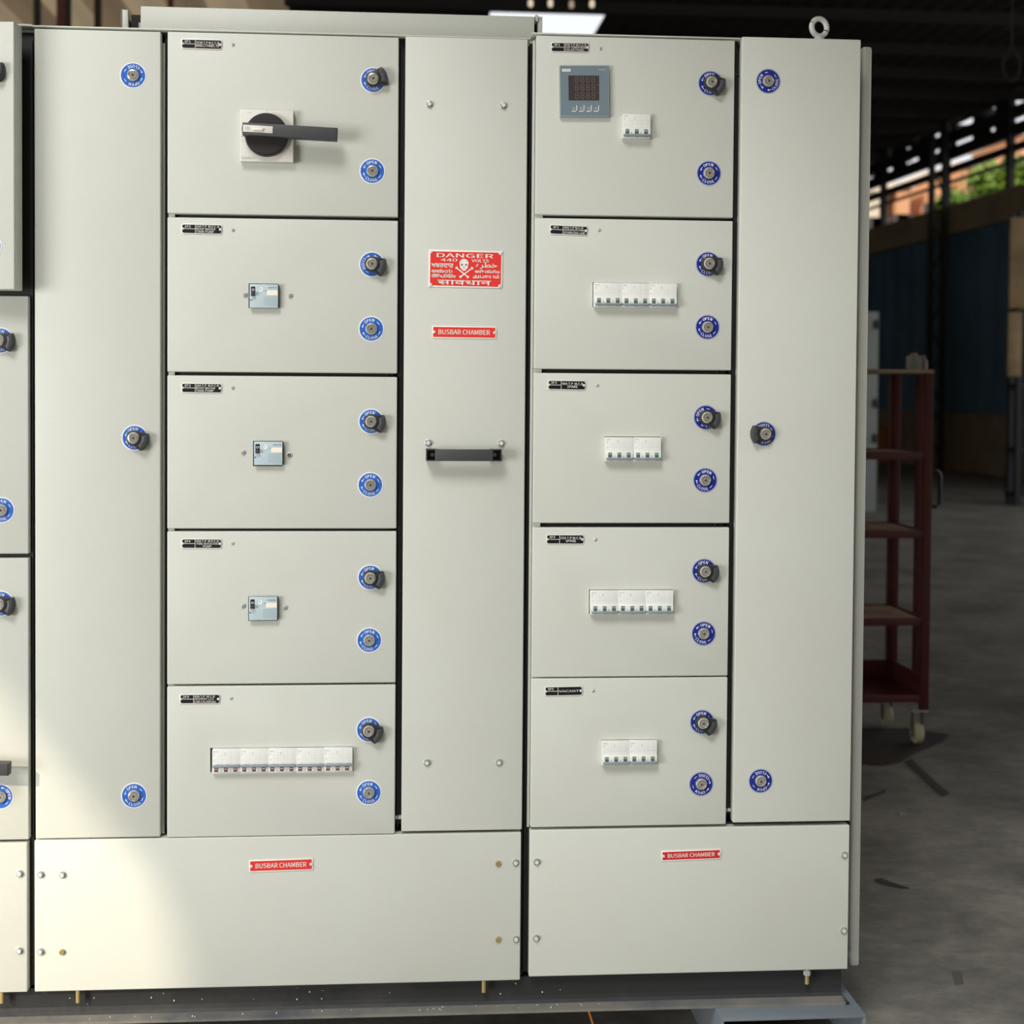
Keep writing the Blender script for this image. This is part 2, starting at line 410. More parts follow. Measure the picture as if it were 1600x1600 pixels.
BARREL = b.mesh('lock_barrel')
b2 = MB(); b2.v = [(x, y-0.010, z) for x, y, z in b.v]; b2.f = b.f; b2.mi = b.mi; b2.mats = b.mats; BARREL_OUT = b2.mesh('lock_barrel')
b = MB()
out = [(0.0145*math.cos(math.radians(t)), 0.0145*math.sin(math.radians(t))) for t in range(75, 286, 10)]
out += [(0.0278*math.cos(math.radians(t)), 0.0278*math.sin(math.radians(t))) for t in range(-44, 39, 6)]
b.prism(out[::-1], -0.0125, 0.0, 'black_plastic', 0.0016)
b.prism([(0.0268*math.cos(math.radians(t)), 0.0268*math.sin(math.radians(t))) for t in range(-40, 35, 6)][::-1]+[(0.0160*math.cos(math.radians(t)), 0.0160*math.sin(math.radians(t))) for t in range(-40, 35, 6)], -0.0165, -0.012, 'dark_plastic', 0.0022)
WING = b.mesh('lock_wing')
def lock(door, u, v, rot=0, wing=None, navy=False, y=0.0):
    p = U(u, v, y=y); L = (p.x, y-0.0006, p.z)
    put('lock_label', RING_NAVY if navy else RING, door, L, math.radians(rot))
    if wing is None: put('lock_barrel', BARREL, door, (p.x, y-0.001, p.z), random.uniform(0, 2))
    else:
        put('lock_wing', WING, door, (p.x, y-0.001, p.z), math.radians(wing))
        put('lock_barrel', BARREL_OUT, door, (p.x, y-0.0012, p.z), random.uniform(0, 2))

# ---- small hardware
b = MB(); b.lathe([(0.0068, 0.0), (0.0068, -0.0014), (0.0058, -0.0018)], 'zinc', seg=24)
b.prism([(0.0051*math.cos(math.radians(60*k+10)), 0.0051*math.sin(math.radians(60*k+10))) for k in range(6)], -0.0058, -0.0016, 'zinc', 0.0008)
b.disc(0, 0, -0.0060, 0.0, 0.0034, 'alu', 16)
BOLT = b.mesh('bolt')
b = MB(); b.lathe([(0.0054, 0.0), (0.0054, -0.003), (0.0044, -0.0042), (0.002, -0.0044), (0.0016, -0.0034), (0.0, -0.0034)], 'brass', seg=20); BOLT_BRASS = b.mesh('bolt')
b = MB(); b.lathe([(0.0030, 0.0), (0.0028, -0.0014), (0.0016, -0.0022), (0.0010, -0.0014), (0.0, -0.0014)], 'zinc', seg=16); RIVET = b.mesh('rivet')
b = MB(); b.lathe([(0.0042, 0.0), (0.0040, -0.0024), (0.0026, -0.0034), (0.0, -0.0034)], 'zinc', seg=18); b.box(-0.003, 0.003, -0.0036, -0.003, -0.0004, 0.0004, 'dark_plastic'); SCREW = b.mesh('screw')
b = MB(); b.lathe([(0.0052, 0.0), (0.0050, -0.002), (0.0036, -0.003), (0.0033, -0.0012), (0.0, -0.0012)], 'alu', seg=18); b.disc(0, 0, -0.0014, 0, 0.0034, 'plate_black', 18); b.lathe([(0.0013, -0.0012), (0.0013, -0.003), (0, -0.003)], 'zinc', seg=10); SCREW_DARK = b.mesh('screw')
def small(name, mesh, parent, u, v, y=0.0, roty=None, label=None):
    p = U(u, v, y=y); return put(name, mesh, parent, (p.x, y-0.0002, p.z), random.uniform(0, 6) if roty is None else roty, label=label)

# ---- engraved nameplate
def nameplate(door, u, v, code, lines, rot=0, wide=0.0765, high=0.0195, centre=False):
    p = U(u, v, y=0.0); b = MB(); W, H = wide/2, high/2
    def rr(w, h, r): return [(sx*(w-r)+r*math.cos(math.radians(t)), sz*(h-r)+r*math.sin(math.radians(t))) for sx, sz, t0 in ((1, 1, 0), (-1, 1, 90), (-1, -1, 180), (1, -1, 270)) for t in range(t0, t0+91, 22)]
    b.prism(rr(W, H, 0.0042)[::-1], -0.0012, 0.0, 'alu', 0.0003)
    b.poly(rr(W-0.0016, H-0.0019, 0.0034), -0.0013, 'plate_black')
    xd = -W+0.0262
    b.quad(xd-0.0005, xd+0.0005, -H, H, -0.00145, 'alu'); b.quad(-W, xd, -0.0005, 0.0005, -0.00145, 'alu')
    b.text(code, -W+0.0060, -W+0.0175, 0.0022, 0.0066, -0.0015, 'letter', 0.02)
    k = len(lines); x0 = xd+0.0016; step = 0.0050 if k == 3 else 0.0056; hh = 0.0040 if k == 3 else 0.0046
    for i, t in enumerate(lines):
        zc = (k-1)/2*step-i*step
        full = W-0.0058-x0; vs, fs, (a0, a1, b0, b1) = text_geo(t, 0.02); wd = min(full, (a1-a0)/(b1-b0)*hh*1.12)
        if k == 1: hh = 0.0042; wd = full*0.96
        xs = x0+(full-wd)/2 if (centre and i) else x0
        b.text(t, xs, xs+wd, zc-hh/2, zc+hh/2, -0.0015, 'letter', 0.02)
    for sx in (-W+0.0024, W-0.0036):
        b.lathe([(0.0026, -0.0012), (0.0024, -0.0024), (0.0011, -0.0029), (0.0008, -0.0022), (0, -0.0022)], 'alu', (sx, 0, 0), 14)
    put('nameplate', b, door, (p.x, -0.0003, p.z), math.radians(rot))

# ---- miniature circuit breaker (three poles); origin at its top left front corner on the door plane
def breaker_meshes(up):
    W, H = 0.0546, 0.0466; b = MB(); y = -0.0105
    b.box(0, W, y, 0.03, -H, 0, 'mcb_white', 0.0008, 2)
    zt = -0.0283 if not up else -0.0312
    b.box(0.0002, W-0.0002, y-0.0035, y+0.01, zt-0.0115, zt, 'mcb_white', 0.0012, 2)
    yf = y-0.0001
    for k in (1, 2): b.quad(W*k/3-0.00012, W*k/3+0.00012, zt+0.0005, -0.001, yf, 'mcb_line')
    for k in range(3):
        b.quad(W*k/3+0.0115, W*k/3+0.0117, zt+0.001, -0.003, yf, 'mcb_line')
    for z in (-0.0125, -0.0185): b.quad(0.012, W-0.001, z-0.00012, z+0.00012, yf, 'mcb_line')
    b.text('SIEMENS', 0.0015, 0.0105, -0.0040, -0.0025, yf-0.0001, 'mcb_text', 0.0)
    b.quad(0.0015, 0.0108, -0.0052, -0.0049, yf, 'mcb_text')
    for z in (-0.0075, -0.0092, -0.0108): b.quad(0.0018, 0.0050, z-0.0005, z+0.0003, yf, 'mcb_line')
    b.disc(0.0046, -0.0205, yf, 0.0006, 0.0010, 'mcb_text', 10)
    for z in (-0.0060, -0.0078, -0.0096): b.quad(0.0225, 0.0262, z-0.0005, z+0.0003, yf, 'mcb_line')
    ys = y-0.0037; z1 = zt-0.0012; z0 = zt-0.0105
    for k in range(3):
        xc = W*(k+0.5)/3+(-0.0002 if not up else -0.001); hw = 0.0037
        if not up:
            b.quad(xc-hw, xc+hw, z0, z1, ys, 'win_dark'); b.quad(xc-hw+0.0004, xc+hw-0.0004, z0+0.0052, z1-0.0018, ys-0.0002, 'win_green')
            b.quad(xc-hw+0.0004, xc+hw, z1-0.0016, z1-0.0008, ys-0.0002, 'mcb_bar')
        else:
            b.quad(xc-hw, xc+hw, z0, z1, ys, 'win_maroon'); b.quad(xc-hw+0.0006, xc+hw, z0+0.0024, z1, ys-0.0002, 'win_red')
            b.quad(xc-hw+0.0012, xc+hw-0.001, z0+0.0046, z0+0.0058, ys-0.0004, 'white')
        xs = W*(k+1)/3-0.001
        if k < 2: b.disc(xs, z0+0.0022, ys-0.0001, 0, 0.0011, 'mcb_bar', 10)
    t = MB(); zb = zt-0.0132 if not up else zt+0.0002
    t.box(0.0014, W-0.0014, y-0.0085, y-0.001, zb-0.0023, zb+0.0023, 'mcb_bar', 0.0018, 3)
    for k in range(3): t.box(W*(k+0.5)/3-0.0036, W*(k+0.5)/3+0.0036, y-0.0058, y-0.0025, zb-0.003, zb+0.003, 'mcb_bar', 0.001)
    return b.mesh('circuit_breaker'), t.mesh('toggle')
MCB_DOWN, BAR_DOWN = breaker_meshes(False); MCB_UP, BAR_UP = breaker_meshes(True)
def breakers(cab, u0, u1, v0, n, up=False, lab=None):
    a = U(u0, v0, y=-0.0105); e = U(u1, v0, y=-0.0105); st = (e.x-a.x)/n
    for i in range(n):
        L = (a.x+i*st, 0.0, a.z-random.uniform(0, 0.0005))
        o = put('circuit_breaker', MCB_UP if up else MCB_DOWN, cab, L)
        put('toggle', BAR_UP if up else BAR_DOWN, o, L)
def cutbox(u0, u1, v0, v1):
    a = U(u0, v0, y=0.0); e = U(u1, v1, y=0.0); return (a.x, e.x, e.z, a.z)
def bankcut(uslit, u0, u1, v0, n):
    a = U(u0, v0, y=-0.0105); e = U(u1, v0, y=-0.0105); st = (e.x-a.x)/n
    return (min(U(uslit, v0, y=0.0).x, a.x-0.0003), a.x+(n-1)*st+0.0548, a.z-0.0468, a.z+0.0008)

# ---- motor protection breaker behind a small cut-out
def motor_breaker(cab, u0, v0):
    a = U(u0, v0, y=-0.011); x, z = a.x, a.z; W, H = 0.0535, 0.0448; y = -0.011
    b = MB(); b.box(x+0.001, x+W+0.0016, y+0.0022, 0.03, z-H+0.0005, z-0.0008, 'black_plastic', 0.0006)
    b.box(x, x+W, y, y+0.004, z-H, z, 'mpcb', 0.0007, 2)
    f_ = y-0.00012
    b.text('SIEMENS', x+W*0.66, x+W*0.95, z-0.0070, z-0.0050, f_, 'mpcb_text', 0.02)
    b.quad(x+W*0.60, x+W*0.985, z-0.0205, z-0.0112, f_, 'label_cream')
    b.disc(x+W*0.565, z-0.0125, f_, 0, 0.0010, 'plate_black', 10)
    for i in range(5):
        zz = z-0.0245-i*0.0034; b.quad(x+W*0.5, x+W*(0.96-0.03*(i % 2)), zz-0.0004, zz+0.0004, f_, 'mpcb_text')
    b.quad(x+W*0.03, x+W*0.065, z-0.0315, z-0.0285, f_, 'plate_black'); b.text('I', x+W*0.09, x+W*0.10, z-0.031, z-0.029, f_, 'mpcb_text')
    o = put('motor_breaker', b, cab)
    t = MB(); t.box(x+0.0025, x+0.0105, y-0.0008, y+0.002, z-0.0225, z-0.0045, 'plate_black', 0.0004)
    t.disc(x+0.0068, z-0.0108, y-0.0010, 0.0016, 0.0024, 'white', 20)
    t.box(x+0.0028, x+0.0100, y-0.0085, y, z-0.0215, z-0.0155, 'dark_plastic', 0.0012)
    put('rocker', t, o)
    d = MB(); c_ = (x+0.0205, y, z-0.0095)
    d.lathe([(0.0049, 0.0), (0.0049, -0.0006), (0.0043, -0.0006), (0.0042, -0.0002), (0, -0.0002)], 'white', c_, 24); d.disc(c_[0], c_[2], y-0.0007, 0.0044, 0.0049, 'mpcb_text', 24, 80, 230)
    d.quad(c_[0]-0.003, c_[0]+0.003, c_[2]-0.0003, c_[2]+0.0003, y-0.0004, 'mpcb_text'); d.quad(c_[0]-0.0003, c_[0]+0.0003, c_[2]-0.003, c_[2]+0.003, y-0.0004, 'mpcb_text')
    put('current_dial', d, o)
    return o

# ---- rotary isolator
def isolator(cab, cx, cz):
    b = MB(); b.box(cx-0.0495, cx+0.0505, -0.0145, 0.0, cz-0.0500, cz+0.0480, 'switch_plate', 0.0018, 3)
    y = -0.01465
    b.text('SIEMENS', cx-0.047, cx-0.0215, cz-0.0455, cz-0.0412, y, 'switch_text', 0.0)
    b.quad(cx-0.0003, cx+0.0003, cz+0.036, cz+0.0475, y, 'switch_text'); b.text('RESET', cx-0.036, cx-0.026, cz+0.0415, cz+0.0430, y, 'switch_text', 0.0)
    b.text('OFF', cx-0.0475, cx-0.0415, cz-0.0125, cz-0.0105, y, 'switch_text', 0.0); b.disc(cx-0.046, cz-0.0035, y, 0.0013, 0.0018, 'switch_text', 14)
    base = put('rotary_switch', b, cab)
    k = MB(); k.lathe([(0.0408, -0.0145), (0.0402, -0.0245), (0.0375, -0.0275), (0.0, -0.0285)], 'knob_black', (cx, 0, cz), 56); put('knob', k, base)
    R = Matrix.Translation((cx, 0, cz+0.005)) @ Matrix.Rotation(math.radians(2.2), 4, 'Y') @ Matrix.Translation((-cx, 0, -(cz+0.005)))
    l = MB(); l.prism([(cx-0.0420, cz+0.0165), (cx-0.0435, cz+0.005), (cx-0.0420, cz-0.0065), (cx+0.134, cz-0.0065), (cx+0.134, cz+0.0165)][::-1], -0.0465, -0.0245, 'lever', 0.0018)
    l.quad(cx+0.1322, cx+0.1328, cz-0.006, cz+0.016, -0.0467, 'knob_black')
    l.xf(R); lo = put('lever', l, base)
    wv = MB(); wv.box(cx-0.041, cx+0.0140, -0.0473, -0.0460, cz-0.0012, cz+0.0118, 'switch_plate', 0.0004)
    wv.box(cx-0.023, cx-0.0030, -0.0515, -0.0470, cz+0.0020, cz+0.0070, 'label_cream', 0.0018, 3)
    for q in (0, 1, 2): wv.quad(cx-0.036+q*0.003, cx-0.035+q*0.003, cz+0.002, cz+0.009, -0.0475, 'switch_text')
    wv.xf(R); put('interlock', wv, base)

# ---- red signs
def sign(parent, u, v, wide, high, rot=0, red='red', fs=1.0):
    p = U(u, v, y=0.0); b = MB(); W, H = wide/2, high/2
    b.box(-W, W, -0.0013, 0, -H, H, 'letter', 0.0004); b.quad(-W+0.0019, W-0.0026, -H+0.0024, H-0.0022, -0.00145, red)
    b.text('BUSBAR CHAMBER', -W+0.0125, W-0.0130, -H*0.36, H*0.42, -0.0016, 'letter', 0.025)
    for s in (-1, 1): b.lathe([(0.0030, -0.0013), (0.0027, -0.0028), (0.0013, -0.0032), (0.0009, -0.0024), (0, -0.0024)], 'alu', (s*(W-0.0042), 0, 0), 14)
    put('sign', b, parent, (p.x, -0.0003, p.z), math.radians(rot))
def danger_sign(parent, u, v):
    p = U(u, v, y=0.0); b = MB(); W, H = 0.0712, 0.0357
    b.box(-W, W, -0.0014, 0, -H, H, 'letter', 0.0005); b.quad(-W+0.0028, W-0.0030, -H+0.0030, H-0.0030, -0.0016, 'red')
    # sign layout copied from the close-up: sx, sz in its 1600 x 862 frame
    def X(a): return (a-770)/1430*2*W
    def Z(a): return (433-a)/720*2*H
    Y = -0.0018
    def T(t, a, c, d, e, bold=0.0):
        b.text(t, X(a), X(c), Z(e), Z(d), Y, 'letter', bold)
        if not bold:
            for q, (i, j) in enumerate(((3, 0), (-3, 0), (0, 3), (0, -3))): b.text(t, X(a+i), X(c+i), Z(e+j), Z(d+j), Y-0.00015-0.00015*q, 'letter', bold)
    T('DANGER', 210, 1300, 135, 215, 0.05); T('440', 288, 604, 236, 294, 0.05); T('VOLTS', 885, 1215, 240, 297, 0.05)
    T('ਖਬਰਦਾਰ', 108, 528, 336, 412); T('ಅಪಾಯ', 112, 512, 445, 512); T('അപായം', 118, 578, 542, 606)
    T('\uFBA6\uFEAE\uFEC4\uFEA7', 970, 1380, 296, 425); T('అపాయము', 950, 1430, 440, 500); T('அபாயம்', 910, 1420, 530, 612)
    T('सावधान', 232, 1265, 655, 740)
    # crossbones
    for (a, c) in (((592, 412), (815, 588)), ((895, 412), (668, 588))):
        P, Q = Vector((X(a[0]), Z(a[1]))), Vector((X(c[0]), Z(c[1]))); d = (Q-P).normalized(); n_ = Vector((-d.y, d.x))*0.0011
        Y2 = Y-(0.00005 if a[0] > 735 else 0.0); b.poly([P-n_, Q-n_, Q+n_, P+n_], Y2, 'letter')
        for e in (P, Q):
            for s in (-1, 1): b.disc(e.x+n_.x*s*0.9, e.y+n_.y*s*0.9, Y2-0.0001-0.00003*s, 0, 0.0017, 'letter', 14)
    # skull
    sk = [(735+88*math.cos(math.radians(t)), 325-88*math.sin(math.radians(t))) for t in range(-25, 206, 12)]
    sk += [(665, 415), (695, 440), (705, 462), (735, 472), (765, 462), (778, 440), (806, 415)]
    b.poly([(X(q[0]), Z(q[1])) for q in sk], Y-0.0002, 'letter')
    for ex in (695, 778): b.disc(X(ex), Z(352), Y-0.0003, 0, 0.0022, 'skull_grey', 16)
    b.poly([(X(735), Z(372)), (X(722), Z(398)), (X(750), Z(398))], Y-0.0003, 'skull_grey')
    b.quad(X(705), X(768), Z(424), Z(414), Y-0.0003, 'skull_grey')
    for q in ((668, 300, 700, 272), (800, 300, 772, 272)):
        b.poly([(X(q[0]), Z(q[1])), (X(q[2]), Z(q[3]+14)), (X(q[2]), Z(q[3]))], Y-0.0003, 'skull_grey')
    o = put('sign', b, parent, (p.x, -0.0003, p.z), math.radians(0.5), label='red danger plate with a skull and crossbones')
    for sx in (-W+0.004, W-0.0045):
        for sz in (-H+0.0042, H-0.0042):
            k = MB(); k.lathe([(0.0034, -0.0014), (0.0031, -0.0030), (0.0014, -0.0035), (0.001, -0.0026), (0, -0.0026)], 'alu', (sx, 0, sz), 16)
            put('rivet', k, o, (p.x, -0.0003, p.z), math.radians(0.5))

# =========================================================== middle cabinet
GRP = 'switchboard cabinets'
A0, A1, B0, B1, C0, C1 = 0.0005, 0.2343, 0.2470, 0.6828, 0.6955, 0.9305
mid = thing('switchboard_cabinet', 'wide middle cabinet with doors 2F1 to 2F5, danger sign and black pull handle', 'cabinet', (0.465, 0.3, 0.13), GRP)
put('body', front_body(-0.0035, 0.9355, 0.132, ZT), mid)
g = MB()
for x0, x1 in ((-0.003, 0.012), (0.228, 0.250), (0.676, 0.700), (0.924, 0.935)): g.box(x0, x1, 0.021, 0.034, 0.425, ZT-0.006, 'gasket')
for z in (1.6118, 1.3122, 1.0142, 0.7163): g.box(B0, B1, 0.021, 0.034, z-0.012, z+0.012, 'gasket')
g.box(0.0, 0.935, 0.021, 0.034, 0.132, 0.436, 'gasket'); g.box(0.0, 0.932, 0.019, 0.034, 1.940, 1.9594, 'gasket')
for x in (0.2405, 0.6885, 0.9335): g.box(x-0.0008, x+0.0008, 0.016, 0.022, 0.43, ZT-0.02, 'inner')
put('gasket', g, mid)
fr = MB()
fr.box(0.2346, 0.2395, 0.019, 0.033, 0.425, ZT-0.004, 'panel', 0.0006)
for z in (1.6118, 1.3122, 1.0142, 0.7163):
    fr.box(B0+0.0005, B0+0.012, 0.012, 0.022, z-0.008, z+0.008, 'panel'); fr.box(B1-0.021, B1-0.018, 0.014, 0.022, z-0.008, z+0.008, 'inner')
fr.box(0.684, 0.6952, 0.016, 0.022, 0.447, 0.4535, 'panel')
put('frame', fr, mid)
tp = MB(); tp.box(-0.0035, 0.9345, -0.0005, 0.55, 1.9600, 1.9628, 'panel', 0.0008); put('top_cover', tp, mid)

dr = put('door', door_mesh(A0, A1, 0.4247, 1.9567), mid, label='tall narrow plain door with three locks')
lock(dr, 208, 118, 180); lock(dr, 210.5, 684, -5, wing=18); lock(dr, 209.5, 1243, -8)
cuts = [None, (388.5, 435, 443, 482), (395.5, 441.5, 689, 728.5), (388, 434, 932, 970), 'bank']
zz = [(1.9575, 1.6154), (1.6084, 1.3156), (1.3089, 1.0167), (1.0115, 0.7180), (0.7142, 0.4230)]
plates = [('2F1', ['315A T.P M.C.C.B', 'MAIN LT PANEL-TR'], 315.4, 69.3), ('2F2', ['16A T.P  M.P.C.B', 'ROOF WATER', 'TANK PUMP'], 315.5, 358),
          ('2F3', ['16A T.P  M.P.C.B', 'ROOF WATER', 'TANK PUMP'], 315.2, 606.3), ('2F4', ['20A T.P  M.P.C.B', 'FIRE BOOSTER', 'PUMP'], 315, 849.3),
          ('2F5', ['40A T.P  M.C.B', 'BASEMENT-1,2,3', 'LDB CALDB1&2'], 312.6, 1092)]
riv = [(364, 70), (364, 359.5), (363.5, 606), (363.5, 849), (361, 1091)]
lk = [((583.2, 125.2, 0, -22), (581.8, 267.5, 3)), ((581.3, 413.2, 88, 12), (580.2, 514, -7)), ((580, 658.5, -3, 8), (578.7, 757.6, 5)),
      ((578.7, 902, -3, 8), (577, 1000.3, 8)), ((576.3, 1140, -8, 22), (576.3, 1238.3, -3))]
for i in range(5):
    dr = put('door', door_mesh(B0, B1, zz[i][1], zz[i][0], cut=bankcut(328.2, 331.5, 549.5, 1171.5, 5) if i == 4 else cutbox(*cuts[i]) if cuts[i] else None), mid)
    code, lines, u, v = plates[i]; nameplate(dr, u, v, code, lines, centre=(i == 3), rot=0.4)
    small('rivet', RIVET, dr, *riv[i])
    (u1, v1, r1, w1), (u2, v2, r2) = lk[i]
    lock(dr, u1, v1, r1, wing=w1); lock(dr, u2, v2, r2)
cc = U(415.7, 209.6, y=-0.0275); isolator(mid, cc.x, cc.z)
motor_breaker(mid, 390, 443.9); motor_breaker(mid, 397, 690); motor_breaker(mid, 389, 932.9)
small('screw', SCREW, mid, 383, 461); small('screw', SCREW, mid, 453.7, 462)
small('screw', SCREW, mid, 380, 707); small('screw', SCREW_DARK, mid, 452, 711, label='dark hollow screw')
small('screw', SCREW, mid, 380, 946.5); small('screw', SCREW, mid, 445.5, 949)
breakers(mid, 331.5, 549.5, 1171.5, 5, up=True)

bc = put('busbar_cover', door_mesh(C0, C1, 0.4272, 1.9603), mid)
for u, v in ((671, 163), (786.5, 165), (669, 692), (783, 692.5), (667, 1191.5), (779.5, 1191)): small('bolt', BOLT, bc, u, v)
danger_sign(bc, 727.6, 420.5)
sign(bc, 725.6, 519.4, 0.1245, 0.0240, 0.2)
# pull handle
p0 = U(666, 711, y=-0.03); p1 = U(783.7, 711, y=-0.03); hz = p0.z; x0, x1 = p0.x, p1.x; e = 0.0205
h = MB()
h.box(x0+e-0.004, x1-e+0.004, -0.035, -0.026, hz-0.0112, hz+0.0112, 'lever', 0.0012)
for s, q in ((1, x0), (-1, x1)):
    xa, xb = sorted((q, q+s*e)); t = 0.0022
    h.box(xa, xb, -0.033, 0.0, hz+0.0112-t, hz+0.0112, 'black_plastic', 0.0005); h.box(xa, xb, -0.033, 0.0, hz-0.0112, hz-0.0112+t, 'black_plastic', 0.0005)
    h.box(xa, xa+t, -0.033, 0.0, hz-0.0112, hz+0.0112, 'black_plastic', 0.0005); h.box(xb-t, xb, -0.033, 0.0, hz-0.0112, hz+0.0112, 'black_plastic', 0.0005)
    h.box(xa, xb, -0.012, 0.0, hz-0.011, hz+0.011, 'black_plastic')
hd = put('pull_handle', h, bc)
for u in (675.5, 772.3):
    p = U(u, 710.3, y=-0.014); k = MB(); k.lathe([(0.0044, -0.012), (0.004, -0.0155), (0.0, -0.016)], 'zinc', (p.x, 0, p.z), 18); put('screw', k, hd)
lc = put('bottom_cover', door_mesh(-0.0019, 0.9291, 0.1300, 0.4218), mid)
sign(lc, 439.5, 1351.5, 0.1225, 0.0236, -1.0)
for u, v in ((63.5, 1366), (63.5, 1486.5), (805.5, 1347.5), (806, 1467), (97.5, 1366.5)): small('bolt', BOLT, lc, u, v)
for u, v in ((97, 1487), (778, 1349), (778, 1467.5)): small('bolt', BOLT_BRASS, lc, u, v, label='yellowish brass bolt')
# levelling studs below
def stud(cab, u, v0, v1, nut=False):
    a = U(u, v0, y=0.006); e_ = U(u, v1, y=0.006); k = MB()
    k.lathe([(0.0042, e_.z), (0.0042, 0.145)], 'brass', (a.x, 0.006, 0), 14, 'z'); k.lathe([(0.0, e_.z), (0.0042, e_.z)], 'brass', (a.x, 0.006, 0), 14, 'z')
    if nut: k.lathe([(0.0, 0.1245), (0.0075, 0.1245), (0.0075, 0.1335), (0, 0.1335)], 'zinc', (a.x, 0.006, 0), 6, 'z')
    put('stud', k, cab)
stud(mid, 122, 1545, 1566); stud(mid, 756, 1535, 1550)
# duct on the roof of the cabinet
DY = 0.13
xl_, xr_ = U(219.5, 12.5, y=DY).x, U(836, 22.5, y=DY).x; zd = (U(219.5, 12.5, y=DY).z+U(836, 22.5, y=DY).z)/2
d = MB(); d.box(xl_, xr_-0.001, DY, 0.42, 1.9627, zd, 'panel', 0.002); duct = put('roof_duct', d, mid)
k = MB(); xa = U(189.5, 15, y=DY).x; xb = U(199.7, 15, y=DY).x; zf = U(195, 15, y=DY).z
k.box(xa, xb, DY, DY+0.012, 1.9627, zf, 'panel', 0.0006); k.box(xa, xa+0.002, DY, 0.42, 1.9627, zf, 'panel'); k.box(xb-0.004, xl_-0.009, DY+0.06, 0.42, 1.9627, zf+0.006, 'gasket')
k.box(xl_-0.0088, xl_-0.0005, DY+0.03, 0.42, 1.9627, zf-0.017, 'panel'); put('duct_flange', k, duct)
k = MB(); xa = U(841, 24, y=DY).x; xb = U(848.5, 24, y=DY).x; zf = U(845, 24, y=DY).z
k.box(xa, xb, DY+0.010, 0.42, 1.9740, zf, 'panel', 0.0006); k.box(xr_, xa+0.001, DY+0.004, 0.42, zf-0.011, zf+0.003, 'panel', 0.003); k.box(xr_, xa, DY+0.03, 0.42, 1.9740, zf-0.011, 'gasket')
put('duct_flange', k, duct)

# =========================================================== right cabinet
D0, D1, E0, E1 = 0.9469, 1.3351, 1.3484, 1.5850
rgt = thing('switchboard_cabinet', 'right-hand end cabinet with power meter, doors 3F1 to 3F5 and lifting eye on top', 'cabinet', (1.27, 0.3, 0.13), GRP)
put('body', front_body(0.9385, 1.5868, 0.137, 1.966), rgt)
g = MB()
g.box(0.9365, 0.948, 0.023, 0.034, 0.14, 1.958, 'gasket'); g.box(1.328, 1.353, 0.021, 0.034, 0.43, 1.962, 'gasket'); g.box(1.579, 1.5865, 0.021, 0.034, 0.14, 1.962, 'gasket')
for z in (1.6212, 1.3229, 1.0230, 0.7247): g.box(D0, D1, 0.021, 0.034, z-0.012, z+0.012, 'gasket')
g.box(0.939, 1.5865, 0.021, 0.034, 0.138, 0.445, 'gasket'); g.box(0.947, 1.346, 0.019, 0.034, 1.945, 1.9703, 'gasket')
g.box(0.9365, 0.9379, 0.014, 0.023, 0.14, 1.955, 'inner'); g.box(1.3405, 1.3420, 0.016, 0.022, 0.45, 1.955, 'inner')
put('gasket', g, rgt)
fr = MB(); fr.box(0.9412, 0.9462, 0.013, 0.033, 0.428, 1.962, 'panel', 0.0008)
for z in (1.6212, 1.3229, 1.0230, 0.7247):
    fr.box(D0+0.0003, D0+0.016, 0.012, 0.022, z-0.008, z+0.008, 'panel'); fr.box(D1-0.026, D1-0.0235, 0.014, 0.022, z-0.008, z+0.008, 'inner')
fr.box(1.336, 1.348, 0.016, 0.022, 0.452, 0.4575, 'panel'); fr.box(1.336, 1.348, 0.018, 0.022, 1.905, 1.909, 'inner')
put('frame', fr, rgt)
tp = MB(); tp.box(0.9385, 1.3465, 0.0, 0.55, 1.9710, 1.9738, 'panel', 0.0008); tp.box(1.3460, 1.5868, 0.031, 0.55, 1.9710, 1.9738, 'panel', 0.0008); put('top_cover', tp, rgt)
SY = 0.078
q0 = (U(1347, 72, y=SY).x+U(1329.5, 1510, y=SY).x)/2; q1 = (U(1362, 72, y=SY).x+U(1344.5, 1510, y=SY).x)/2
sp = MB(); sp.box(q0, q1, SY, 0.60, U(1337, 1511, y=SY).z, U(1354, 72, y=SY).z, 'panel', 0.006, 3); sp.box(1.586, q0+0.001, 0.092, 0.55, 0.14, 1.96, 'gasket'); sd = put('side_panel', sp, rgt)
for v in (152, 548, 1027):
    p = U(1361, v, y=0.1); k = MB(); k.lathe([(0.005, 0), (0.005, 0.003), (0, 0.004)], 'zinc', (q1, 0.1, p.z), 12, 'x'); put('bolt', k, sd)
cuts = [(972, 973, 1017.5, 177.5, 1), (926, 928.6, 1057, 441.5, 3), (945, 946, 1033.5, 683, 2), (920.3, 923, 1052, 923, 3), (940, 941, 1026.5, 1158.5, 2)]
zz = [(1.9684, 1.6244), (1.6182, 1.3268), (1.3190, 1.0273), (1.0187, 0.7260), (0.7234, 0.4311)]
plates = [('3F1', ['63A T.P M.C.C.B', 'FOR TOWER WISE', 'SOLAR PANEL'], 890.6, 74.2, -0.6), ('3F2', ['40A T.P M.C.B', 'CALDB,UPS,LIFT PANEL', 'STAIRCASE LDB'], 888.5, 359.7, 1.6),
          ('3F3', ['40A T.P  M.C.B', 'SPARE'], 885.5, 601.8, 0.5), ('3F4', ['25A T.P M.C.B', 'SPARE'], 883, 842.7, 0.3), ('3F5', ['VACANT'], 880.5, 1079.6, -0.6)]
riv = [(938, 76), (936, 359.5), (933, 602), (930, 843), (926.5, 1079.2)]
